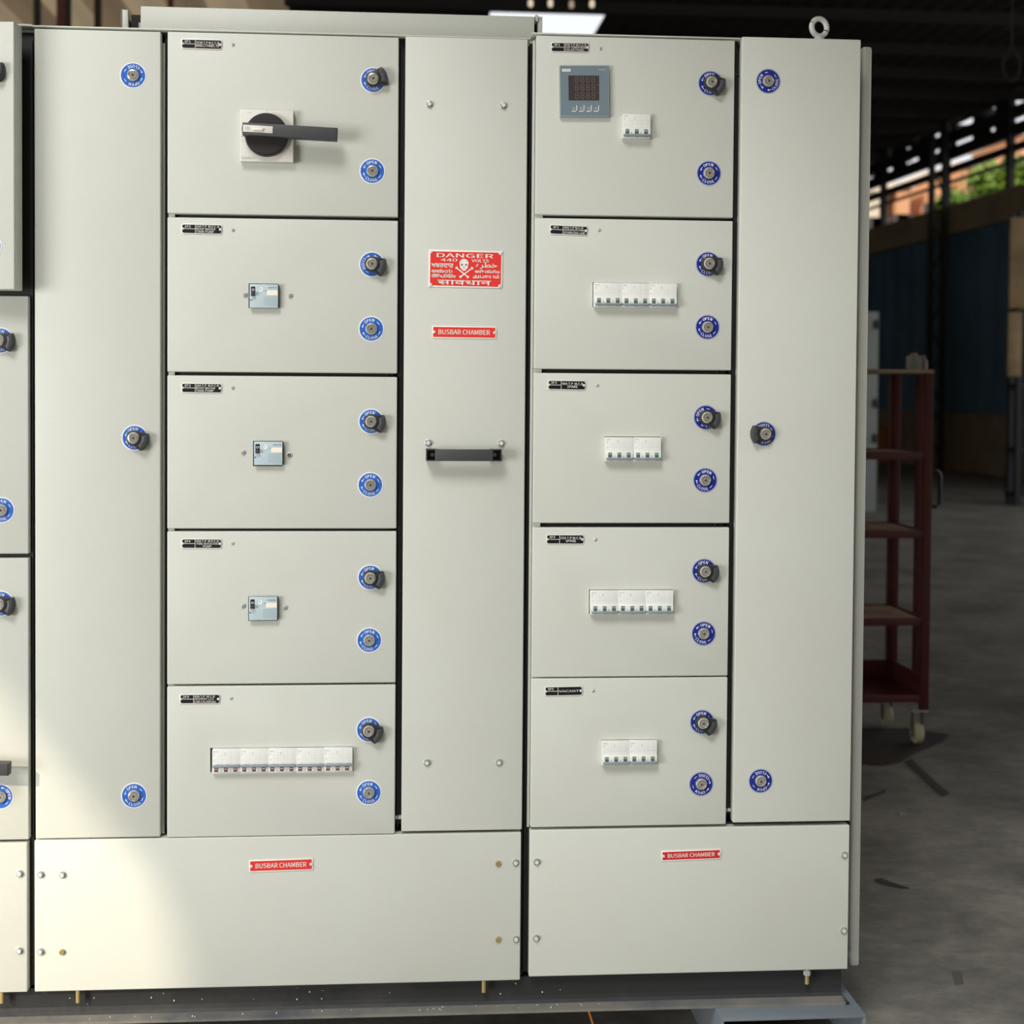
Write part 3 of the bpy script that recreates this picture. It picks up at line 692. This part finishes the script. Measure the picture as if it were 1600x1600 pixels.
lk = [((1109.9, 130.3, -2, 20), (1107.6, 270.8, 2)), ((1106.2, 412.8, 2, 10), (1105.4, 511.3, 6)), ((1102.7, 652.2, -42, 12), (1101.8, 750.3, 16)),
      ((1100, 892, 0, 10), (1099.4, 989.8, 18)), ((1096.8, 1127.8, 0, 22), (1095.5, 1224.8, 195))]
for i in range(5):
    dr = put('door', door_mesh(D0, D1, zz[i][1], zz[i][0], cut=bankcut(*cuts[i])), rgt)
    code, lines, u, v, ro = plates[i]; nameplate(dr, u, v, code, lines, rot=ro, centre=len(lines) == 2, wide=0.0745)
    small('rivet', RIVET, dr, *riv[i])
    (u1, v1, r1, w1), (u2, v2, r2) = lk[i]
    lock(dr, u1, v1, r1, wing=w1, navy=True); lock(dr, u2, v2, r2, navy=True)
for i, (u0, u1, v0, n) in enumerate(((973, 1017.5, 177.5, 1), (928.6, 1057, 441.5, 3), (946, 1033.5, 683, 2), (923, 1052, 923, 3), (941, 1026.5, 1158.5, 2))):
    breakers(rgt, u0, u1, v0, n)
# power meter
p = U(913.2, 142.6, y=-0.008); W = 0.0482
b = MB(); b.box(-W, W, -0.009, 0.0, -0.0495, 0.0495, 'meter_edge', 0.0014, 3); b.quad(-W+0.0014, W-0.0022, -0.0472, 0.0480, -0.00915, 'meter')
Y = -0.0094
b.quad(-0.0430, -0.0266, 0.0372, 0.0424, Y, 'letter'); b.text('SIEMENS', -0.0416, -0.0278, 0.0386, 0.0410, Y-0.0001, 'meter', 0.0); b.text('7KM1020', 0.0266, 0.0416, 0.0400, 0.0424, Y, 'letter', 0.0)
met = put('power_meter', b, rgt, (p.x, 0.0, p.z), math.radians(-1.2))
b = MB(); b.quad(-0.0310, 0.0285, -0.0178, 0.0298, Y, 'display')
SEG = {'a': (0, 1), 'g': (0, 0), 'd': (0, -1)}
for r in range(3):
    for k in range(4):
        cx, cz = -0.0152+k*0.0108, 0.0218-r*0.0152; hw, hh, t = 0.0028, 0.0055, 0.00045
        for zz_ in (hh, 0, -hh): b.quad(cx-hw+0.0004, cx+hw-0.0004, cz+zz_-t, cz+zz_+t, Y-0.0002, 'digit')
        for xx_ in (-hw, hw):
            b.quad(cx+xx_-t, cx+xx_+t, cz+0.0006, cz+hh-0.0004, Y-0.0002, 'digit'); b.quad(cx+xx_-t, cx+xx_+t, cz-hh+0.0004, cz-0.0006, Y-0.0002, 'digit')
    b.quad(0.0235, 0.0268, cz+0.0052, cz+0.0058, Y-0.0002, 'digit'); b.text('kM', 0.0240, 0.0266, cz+0.0034, cz+0.0046, Y-0.0002, 'digit', 0.0)
put('display', b, met, (p.x, 0.0, p.z), math.radians(-1.2))
for k in range(4):
    xk = -0.0252+k*0.0142; b = MB(); b.quad(xk, xk+0.0102, -0.0392, -0.0376, Y, 'letter'); b.quad(xk+0.0088, xk+0.0102, -0.0392, -0.0270, Y, 'letter')
    b.text('F%d' % (k+1), xk+0.0022, xk+0.0066, -0.0352, -0.0312, Y, 'letter', 0.0); put('button', b, met, (p.x, 0.0, p.z), math.radians(-1.2))
dr = put('door', door_mesh(E0, E1, 0.4346, 1.9757, y0=-0.002), rgt, label='tall narrow plain end door with three locks')
lock(dr, 1200.3, 127, -70, navy=True, y=-0.002); lock(dr, 1193.5, 677.8, 172, wing=172, navy=True, y=-0.002); lock(dr, 1188.3, 1220, 176, navy=True, y=-0.002)
rc = put('bottom_cover', door_mesh(0.9463, 1.5849, 0.1361, 0.4255), rgt)
sign(rc, 1080, 1335.7, 0.1190, 0.0205, -1.2, 'red_deep')
for u, v in ((838.5, 1346.5), (837.5, 1465.5), (1319, 1335.5), (1318, 1453.5)): small('bolt', BOLT, rc, u, v)
stud(rgt, 1261, 1521, 1537, nut=True)
# lifting eye
p = U(1280, 43, y=0.09); k = MB()
k.tube([(p.x+0.0172*math.cos(t)*math.cos(0.25), 0.09+0.0172*math.cos(t)*math.sin(0.25), p.z+0.0172*math.sin(t)) for t in [2*math.pi*i/36 for i in range(36)]], 0.0056, 'lift_eye', 12, True)
k.lathe([(0.013, 1.9738), (0.013, 1.985), (0.009, p.z-0.019), (0.006, p.z-0.016)], 'lift_eye', (p.x, 0.09, 0), 20, 'z'); put('lifting_eye', k, rgt)

# =========================================================== left cabinet (runs on out of the picture)
lft = thing('switchboard_cabinet', 'left-hand cabinet cut by the picture edge, its top door standing ajar', 'cabinet', (-0.27, 0.3, 0.13), GRP)
LX = -0.50
put('body', front_body(LX, -0.0055, 0.132, ZT+0.003), lft)
g = MB(); g.box(LX+0.01, -0.0050, 0.020, 0.034, 0.135, ZT-0.006, 'gasket'); g.box(-0.0078, -0.0062, 0.013, 0.021, 0.14, ZT-0.02, 'inner'); put('gasket', g, lft)
tp = MB(); tp.box(LX, -0.004, 0.003, 0.55, 1.9615, 1.9655, 'panel', 0.0008); put('top_cover', tp, lft)
# ajar top door: hinged at the far left
hx = LX+0.03; ang = math.atan2(-0.056, 0.47)
p_top, p_bot = 1.9545, 1.4640
b = MB(); b.box(0, 0.4515, 0.0, 0.040, p_bot, p_top, 'panel', 0.0022, 3)
Mdoor = Matrix.Translation((hx, -0.004, 0)) @ Matrix.Rotation(ang, 4, 'Z')
b.xf(Mdoor); da = put('door', b, lft, label='top door standing ajar')
def ajar(u, v):
    # point on the tilted door front under pixel (u, v)
    n_ = Mdoor.to_3x3() @ Vector((0, -1, 0)); d_ = FWD+RGT*((u-PPX)/FPX)-UPV*((v-PPY)/FPX); c_ = Vector(CAM)
    t = (Mdoor.translation-c_).dot(n_)/d_.dot(n_); return c_+d_*t+n_*0.0008
for u, v, wg in ((-14, 110, 8), (-17.5, 384, None)):
    q = ajar(u, v)
    put('lock_label', RING, da, q, 0, ang)
    if wg is not None:
        put('lock_wing', WING, da, q, math.radians(wg), ang); put('lock_barrel', BARREL_OUT, da, q, 0.4, ang)
    else: put('lock_barrel', BARREL, da, q, 0.4, ang)
db = put('door', door_mesh(LX+0.02, -0.0115, 0.9690, 1.4560), lft); lock(db, 1, 532, -3, wing=5); lock(db, 2.3, 797, 4)
dc = put('door', door_mesh(LX+0.02, -0.0118, 0.4235, 0.9610), lft); lock(dc, 1.3, 943, -3, wing=8); lock(dc, 0.7, 1244.7, 80)
cc = U(13, 1203, y=-0.0465); isolator(lft, cc.x-0.134, cc.z+0.0)
lc = put('bottom_cover', door_mesh(LX+0.02, -0.0150, 0.1300, 0.4180), lft)
for u, v in ((31, 1364.5), (30.5, 1485)): small('bolt', BOLT, lc, u, v)
stud(lft, 3, 1545, 1567)

# =========================================================== base steel
xe = U(1310, 1540, y=0.040).x
prof = [(0.50, 0.128), (0.040, 0.128), (0.022, 0.128), (0.022, 0.090), (0.020, 0.082), (0.014, 0.077), (-0.0105, 0.0742), (-0.0105, 0.069), (0.045, 0.069), (0.045, 0.12), (0.50, 0.12)]
b = MB(); vs = []; n = len(prof)
for x in (LX-0.25, xe): vs += [(x, q[0], q[1]) for q in prof]
b.add(vs, [(i, (i+1) % n, n+(i+1) % n, n+i) for i in range(n)][:0]+[tuple(range(n))[::-1], tuple(range(n, 2*n))], 'channel')
for i in range(n): b.add([vs[i], vs[(i+1) % n], vs[n+(i+1) % n], vs[n+i]], [(0, 1, 2, 3)], 'channel_dust' if 5 <= i <= 6 else 'channel')
b.prism([(xe-0.001, 0.069), (xe+0.0065, 0.069), (xe+0.0065, 0.0735), (xe-0.001, 0.079)], -0.0105, 0.030, 'channel')
for k in range(46):
    x = random.uniform(0.03, 1.1); y_ = random.uniform(-0.005, 0.012); s = random.uniform(0.0005, 0.0013)
    zc = random.choice((0.0782, random.uniform(0.088, 0.118))); yy = 0.0215 if zc > 0.085 else y_
    b.box(x-s, x+s, yy-s-0.0004, yy+s, zc-s-0.002*(zc < 0.08), zc+s-0.002*(zc < 0.08), 'paint_chip')
thing('base_channel', 'long dark steel channel lying under the three cabinets', 'channel', mb=b)
xl, xr = U(1122, 1583, z=0.069).x, U(1355, 1588, z=0.069).x; yf = -0.058; t = 0.006
b = MB(); b.box(xl, xr, yf, 0.60, 0.069-t, 0.0688, 'support', 0.0015); b.box(xl, xl+t, yf, 0.60, ZF, 0.069-t*0.6, 'support', 0.0012); b.box(xr-t, xr, yf, 0.60, ZF, 0.069-t*0.6, 'support', 0.0012)
thing('support_channel', 'short upturned steel channel on the floor carrying the right end of the base', 'channel', mb=b)
b = MB(); q0 = U(916, 1581, y=0.05); b.tube([(q0.x-0.004, 0.05, 0.066), (q0.x, 0.045, 0.058), (q0.x+0.006, 0.04, 0.04), (q0.x+0.016, 0.035, 0.01), (q0.x+0.03, 0.03, ZF+0.004), (q0.x+0.10, 0.03, ZF+0.004)], 0.0022, 'orange_wire', 8)
thing('wire', 'orange wire end drooping to the floor below the base channel', 'wire', mb=b)

# =========================================================== trolley and floor litter
c0 = U(1440, 1167, z=ZF)
TX1 = U(1456, 800, y=c0.y).x; TX0 = TX1-0.95; TY0 = c0.y; TY1 = TY0+0.36
tz = [U(1400, v, y=TY0).z for v in (577, 708, 831, 968, 1088)]
tro = thing('trolley', 'tall dark red steel shelf trolley on castors behind the cabinets', 'trolley', ((TX0+TX1)/2, (TY0+TY1)/2, ZF))
pw = 0.030
zb = tz[4]-0.055
for i, (x, y) in enumerate(((TX1-pw, TY0), (TX1-pw, TY1-pw), (TX0, TY0), (TX0, TY1-pw))):
    b = MB(); b.box(x, x+pw, y, y+pw, zb, tz[0]-0.012, 'cart_red', 0.002); put('post', b, tro)
for i, z in enumerate(tz):
    b = MB(); m_ = 'wood' if i == 0 else 'cart_red'
    if i == 0: b.box(TX0, TX1, TY0-0.004, TY1+0.004, z-0.014, z, 'wood', 0.002)
    else:
        b.box(TX0+pw, TX1-pw, TY0+0.003, TY0+0.016, z-0.024, z+0.004, 'cart_red', 0.001); b.box(TX0+pw, TX1-pw, TY1-0.016, TY1-0.003, z-0.024, z+0.004, 'cart_red', 0.001)
        b.box(TX1-pw+0.008, TX1-0.008, TY0+pw, TY1-pw, z-0.024, z+0.004, 'cart_red', 0.001); b.box(TX0+0.008, TX0+pw-0.008, TY0+pw, TY1-pw, z-0.024, z+0.004, 'cart_red', 0.001)
        b.box(TX0+pw, TX1-pw, TY0+0.016, TY1-0.016, z-0.008, z, 'wood' if i < 4 else 'cart_red')
    put('shelf', b, tro)
for xx, yy in ((U(1436, 800, y=TY0+0.17).x, TY0+0.16), (U(1391, 800, y=TY1).x, TY1-0.026)):
    b = MB(); b.box(xx-0.014, xx+0.010, yy, yy+0.024, tz[4], tz[0]-0.012, 'cart_red', 0.001); put('upright', b, tro)
b = MB(); b.box(TX0+pw, TX1-pw, TY1-0.018, TY1-0.006, tz[4], tz[4]+0.07, 'cart_red'); b.box(TX1-0.02, TX1-0.012, TY0+pw, TY1-pw, tz[4], tz[4]+0.07, 'cart_red'); put('guard_rail', b, tro)
hz0, hz1 = U(1460, 792, y=TY0).z, U(1460, 736, y=TY0).z
b = MB(); X = TX1; yh = TY0+0.015
b.tube([(X-0.02, yh, hz1), (X+0.022, yh, hz1), (X+0.034, yh, hz1-0.012), (X+0.036, yh, hz1-0.03), (X+0.036, yh, hz0+0.03), (X+0.034, yh, hz0+0.012), (X+0.022, yh, hz0), (X-0.02, yh, hz0)], 0.0075, 'knob_black', 10); put('push_handle', b, tro)
for x, y in ((TX1-0.032, TY0+0.03), (TX1-0.045, TY1-0.04), (TX0+0.04, TY0+0.03), (TX0+0.04, TY1-0.04)):
    o = MB(); o.box(x-0.03, x+0.03, y-0.03, y+0.03, zb-0.006, zb+0.002, 'zinc'); r = 0.040
    for s in (-1, 1): o.box(x+s*0.019-0.002, x+s*0.019+0.002, y-0.010, y+0.010, ZF+r-0.008, zb-0.004, 'steel_grey', 0.0006)
    o.lathe([(0.006, -0.024), (0.006, 0.024)], 'zinc', (x, y, ZF+0.006+r), 12, 'x')
    br = put('castor', o, tro)
    q = MB(); q.lathe([(0.008, -0.015), (r-0.006, -0.015), (r, -0.010), (r, 0.010), (r-0.006, 0.015), (0.008, 0.015)], 'wheel', (x, y, ZF+0.006+r), 28, 'x'); put('wheel', q, br)
TOPZ = tz[0]
def onTop(u, dy=0.18): return U(u, 560, y=TY0+dy).x
x = onTop(1427); b = MB(); b.box(x-0.022, x+0.022, TY0+0.15, TY0+0.20, TOPZ, TOPZ+0.055, 'cab_grey', 0.004); b.lathe([(0.012, TOPZ+0.055), (0.012, TOPZ+0.066), (0, TOPZ+0.066)], 'wood', (x, TY0+0.175, 0), 14, 'z')
thing('tin', 'small grey tin on the top board of the red trolley', 'tin', mb=b)
x = onTop(1446); b = MB(); b.lathe([(0.0, TOPZ), (0.016, TOPZ), (0.016, TOPZ+0.035), (0.007, TOPZ+0.048), (0.007, TOPZ+0.058), (0, TOPZ+0.058)], 'pale_scrap', (x, TY0+0.2, 0), 16, 'z')
thing('bottle', 'little pale bottle at the right end of the trolley top', 'bottle', mb=b)
# rubber sheet below the trolley
P = [U(u, v, z=ZF) for u, v in ((1230, 1165), (1290, 1140), (1420, 1140), (1484, 1150), (1472, 1160), (1430, 1178), (1405, 1192), (1380, 1197), (1340, 1194), (1270, 1185))]
b = MB(); n = len(P); b.add([(q.x, q.y, ZF+0.001) for q in P]+[(q.x, q.y, ZF+0.006) for q in P], [tuple(range(n, 2*n))[::-1]]+[(i, n+i, n+(i+1) % n, (i+1) % n) for i in range(n)], 'rubber')
thing('rubber_mat', 'dark brown sheet lying under the castors of the trolley', 'mat', mb=b)
def litter(name, pix, h, m, label, cat):
    P = [U(u, v, z=ZF) for u, v in pix]; n = len(P); b = MB()
    b.add([(q.x, q.y, ZF+0.0005) for q in P]+[(q.x, q.y, ZF+h) for q in P], [tuple(range(n, 2*n)), tuple(range(n))[::-1]]+[(i, (i+1) % n, n+(i+1) % n, n+i) for i in range(n)], m)
    return thing(name, label, cat, mb=b)
litter('steel_strip', ((1415, 1191), (1424, 1188), (1462, 1224), (1483, 1241), (1474, 1245), (1456, 1230)), 0.006, 'scrap', 'dark flat steel strip on the floor pointing at the trolley castor', 'strip')
litter('scrap_piece', ((1366, 1376), (1376, 1374), (1398, 1382), (1420, 1389), (1404, 1388), (1378, 1382)), 0.004, 'scrap', 'dark sliver lying on the bare floor below the strip', 'scrap')
litter('scrap_piece', ((1349, 1247), (1365, 1242), (1384, 1235), (1382, 1240), (1364, 1246), (1350, 1253)), 0.004, 'scrap', 'dark torn scrap on the floor at the right edge of the cabinets', 'scrap')
litter('scrap_piece', ((1402, 1270), (1416, 1270), (1418, 1274), (1406, 1275)), 0.002, 'pale_scrap', 'tiny pale paint flake on the floor between the dark scraps', 'scrap')
litter('floor_tape', ((1488, 1518), (1502, 1517), (1506, 1538), (1492, 1539)), 0.0008, 'tape', 'short grey tape patch stuck to the floor at lower right', 'tape')

# =========================================================== far things
q = U(1369, 800, z=ZF); b = MB(); ht = U(1363, 487, y=q.y).z
cg = thing('steel_locker', 'pale grey steel cupboard edge standing between the panel and the trolley', 'cupboard', (q.x-0.45, q.y+0.2, ZF))
b.box(q.x-0.9, q.x, q.y, q.y+0.45, ZF, ht, 'cab_grey', 0.006); put('carcass', b, cg)
for v in (507, 630, 685):
    z = U(1363, v, y=q.y).z; b = MB(); b.box(q.x-0.05, q.x-0.012, q.y-0.02, q.y+0.002, z-0.05, z+0.05, 'knob_black', 0.004); put('hinge', b, cg)
def wallbox(name, u0, u1, v0, v1, dist, m, label, cat, d=0.4):
    """box standing on the floor at the depth where its foot meets the floor at v1"""
    a = U(u0, v1, z=ZF); e_ = U(u1, v1, z=ZF); t = U(u0, v0, y=a.y)
    b = MB(); b.box(a.x, e_.x, a.y, a.y+d, ZF, t.z, m, 0.01); return thing(name, label, cat, mb=b), a, e_, t
wallbox('carton', 1544, 1583, 655, 721, 0, 'carton', 'tan upright carton standing at the foot of the blue wall', 'carton')
wallbox('crate', 1371, 1388, 668, 724, 0, 'crate', 'orange-brown crate seen through the upper bay of the red trolley', 'crate')
a = U(1560, 722, z=ZF)
for (u0, v0, u1, v1), lab in (((1523, 599, 1556, 660), 'wooden batten leaning out of the tan carton to the left'), ((1568, 612, 1570, 660), 'thin upright stick standing in the tan carton')):
    s = U(u0, v0, y=a.y+0.75); e_ = U(u1, v1, y=a.y+0.75); e_.z = ZF+0.03; b = MB(); b.tube([s, e_], 0.03, 'carton', 6); thing('batten', lab, 'batten', mb=b)
# small stand and machine at the wall foot
a = U(1500, 716, z=ZF); b0 = U(1492, 716, y=a.y).x; b1 = U(1516, 716, y=a.y).x; zt = U(1500, 680, y=a.y).z
st = thing('work_stool', 'low dark stool against the masonry plinth', 'stool', ((b0+b1)/2, a.y+0.15, ZF))
b = MB(); b.box(b0-0.05, b1+0.05, a.y, a.y+0.3, zt-0.05, zt, 'knob_black', 0.01); put('seat', b, st)
for x in (b0, b1-0.05):
    for y in (a.y+0.01, a.y+0.24): b = MB(); b.box(x, x+0.05, y, y+0.05, ZF, zt-0.05, 'steel_dark'); put('leg', b, st)
a = U(1470, 716, z=ZF); b0 = U(1456, 716, y=a.y).x; b1 = U(1480, 716, y=a.y).x; zt = U(1470, 680, y=a.y).z
mc = thing('machine', 'small dark machine with a maroon lid beside the stool', 'machine', ((b0+b1)/2, a.y+0.2, ZF))
b = MB(); b.box(b0, b1, a.y, a.y+0.35, ZF, zt-0.06, 'knob_black', 0.02); put('housing', b, mc)
b = MB(); b.box(b0-0.02, b1+0.02, a.y-0.02, a.y+0.37, zt-0.06, zt, 'cart_red', 0.015); put('lid', b, mc)
# lattice column in front of the right-hand wall
a = U(1461, 735, z=ZF); cx0, cx1 = U(1447, 700, y=a.y).x, U(1475, 700, y=a.y).x
lc_ = thing('lattice_column', 'dark lattice steel column in front of the blue sheeting', 'column', ((cx0+cx1)/2, a.y, ZF))
for x in (cx0, cx1-0.09):
    b = MB(); b.box(x, x+0.09, a.y, a.y+0.09, ZF, 5.75, 'steel_dark'); put('chord', b, lc_)
k = 0; z = ZF+0.2
while z < 5.4:
    b = MB(); xa, xb = (cx0+0.05, cx1-0.05) if k % 2 else (cx1-0.05, cx0+0.05)
    b.tube([(xa, a.y+0.045, z), (xb, a.y+0.045, z+0.45)], 0.02, 'steel_dark', 6); put('brace', b, lc_); z += 0.45; k += 1
# black rack with tan boards at the picture's right edge
a = U(1586, 790, z=ZF); rk = thing('storage_rack', 'black steel rack with tan boards at the right edge', 'rack', (a.x+0.5, a.y+0.3, ZF))
zt = U(1590, 330, y=a.y).z
for x in (a.x, a.x+1.0):
    for y in (a.y, a.y+0.2): b = MB(); b.box(x, x+0.07, y, y+0.07, ZF, zt, 'knob_black'); put('upright', b, rk)
for v0, v1, u0 in ((340, 482, 1579), (488, 588, 1576)):
    z0, z1 = U(u0, v1, y=a.y).z, U(u0, v0, y=a.y).z; x0 = U(u0, v0, y=a.y-0.03).x
    b = MB(); b.box(x0, a.x+(1.05 if v0 < 400 else 0.03), a.y-0.04, a.y-0.005, z0, z1, 'tan', 0.004); put('board', b, rk)
for v in (600, 700, 770):
    z = U(1590, v, y=a.y).z; b = MB(); b.box(a.x, a.x+1.07, a.y+0.005, a.y+0.26, z-0.04, z, 'knob_black'); put('shelf', b, rk)
# small lamps and a cable loop under the roof
for u, v, y, lab in ((829, 6, 15.6, 'round lamp glow under the roof left of three others'), (860, 6, 15.6, 'round lamp glow directly above the roof gap'), (893, 8, 15.6, 'third lamp glow from the left above the roof gap'), (925, 7, 15.6, 'small lamp glow above the right corner of the roof gap')):
    p = U(u, v, y=y-2.0); b = MB(); b.lathe([(0.0, -0.04), (0.022, -0.028), (0.030, 0.0), (0.022, 0.035), (0.018, 0.05)], 'bulb_dim' if u == 893 else 'bulb', p, 16, 'z'); b.lathe([(0.02, 0.05), (0.02, 0.09), (0.006, 0.09), (0.006, RZ-p.z)], 'knob_black', p, 10, 'z')
    thing('pendant_lamp', lab, 'lamp', mb=b, group='small lamps under the roof')
p = U(1571, 352, y=19.5); b = MB(); b.lathe([(0.0, -0.05), (0.04, -0.03), (0.05, 0.0), (0.04, 0.03), (0, 0.05)], 'bulb', p, 16, 'z'); b.tube([(p.x, p.y, p.z+0.04), (p.x, p.y, RZ)], 0.008, 'knob_black', 6)
thing('pendant_lamp', 'faint bulb hanging below the concrete beam near the right edge', 'lamp', mb=b)
p = U(1580, 102, y=9.0); b = MB(); b.tube([(p.x+0.075*math.cos(t), 9.0, p.z+0.13*math.sin(t)) for t in [2*math.pi*i/30 for i in range(30)]], 0.012, 'rubber', 8, True); b.tube([(p.x, 9.0, p.z+0.13), (p.x, 9.0, RZ)], 0.006, 'steel_dark', 6)
thing('cable_loop', 'loop of brown cable hanging from the roof at upper right', 'cable', mb=b)

# =========================================================== outside, seen over the beam
def building(u0, u1, v0, y, m, label):
    a = U(u0, 400, y=y); e_ = U(u1, 400, y=y); zt = U(u0, v0, y=y).z
    r = thing('building', label, 'building', ((a.x+e_.x)/2, y+2, ZF), 'houses beyond the shed')
    b = MB(); b.box(a.x, e_.x, y, y+4, ZF, zt, m); put('wall', b, r)
    b = MB(); b.box(a.x-0.15, e_.x+0.15, y-0.15, y+4.1, zt, zt+0.2, 'plaster_cream'); put('parapet', b, r)
    wdt = e_.x-a.x
    for zz_ in (zt-1.3, zt-3.0, zt-4.7):
        for k in (0.28, 0.72):
            if zz_ < 3: continue
            b = MB(); b.box(a.x+wdt*k-0.3, a.x+wdt*k+0.3, y-0.04, y+0.02, zz_-0.45, zz_+0.45, 'win_out', 0.01); put('window', b, r)
building(1350, 1385, 300, 44, 'plaster_cream', 'cream house beyond the beam just right of the panel')
building(1400, 1420, 295, 44, 'plaster_peach', 'peach house seen over the beam left of the lattice column')
building(1448, 1472, 278, 44, 'plaster_peach', 'orange house framed between the uprights of the lattice column')
building(1500, 1524, 262, 44, 'plaster_peach', 'peach house over the beam right of the lattice column')
building(1592, 1630, 212, 44, 'plaster_peach', 'peach house corner above the beam at the right edge')
def tree(u, v, y, r, label):
    p = U(u, v, y=y); t = thing('tree', label, 'tree', (p.x, y, ZF), 'trees beyond the shed')
    b = MB(); b.tube([(p.x, y, ZF), (p.x+0.1, y, p.z*0.5), (p.x, y, p.z)], [0.16, 0.11, 0.05], 'bark', 8); put('trunk', b, t)
    b = MB()
    for k in range(900):
        d_ = Vector((random.gauss(0, 1), random.gauss(0, 1), random.gauss(0, 0.8))); d_ = d_.normalized()*r*random.uniform(0.45, 1.0)*(1+0.25*math.sin(5*d_.x+3*d_.z))
        c_ = Vector((p.x, y, p.z))+d_; e1 = Vector((random.gauss(0, 1), random.gauss(0, 1), random.gauss(0, 1))).normalized(); e2 = e1.orthogonal().normalized(); s = random.uniform(0.08, 0.16)
        b.add([c_-e1*s, c_+e2*s*0.5, c_+e1*s, c_-e2*s*0.5], [(0, 1, 2, 3)], 'leaf')
    put('crown', b, t)
tree(1545, 285, 36, 0.62, 'yellow green tree beyond the beam between two peach houses')
tree(1586, 275, 33.5, 0.55, 'bright green tree at the right edge in front of the corner house')
tree(1487, 318, 40, 0.4, 'small green tree beside the lattice column')
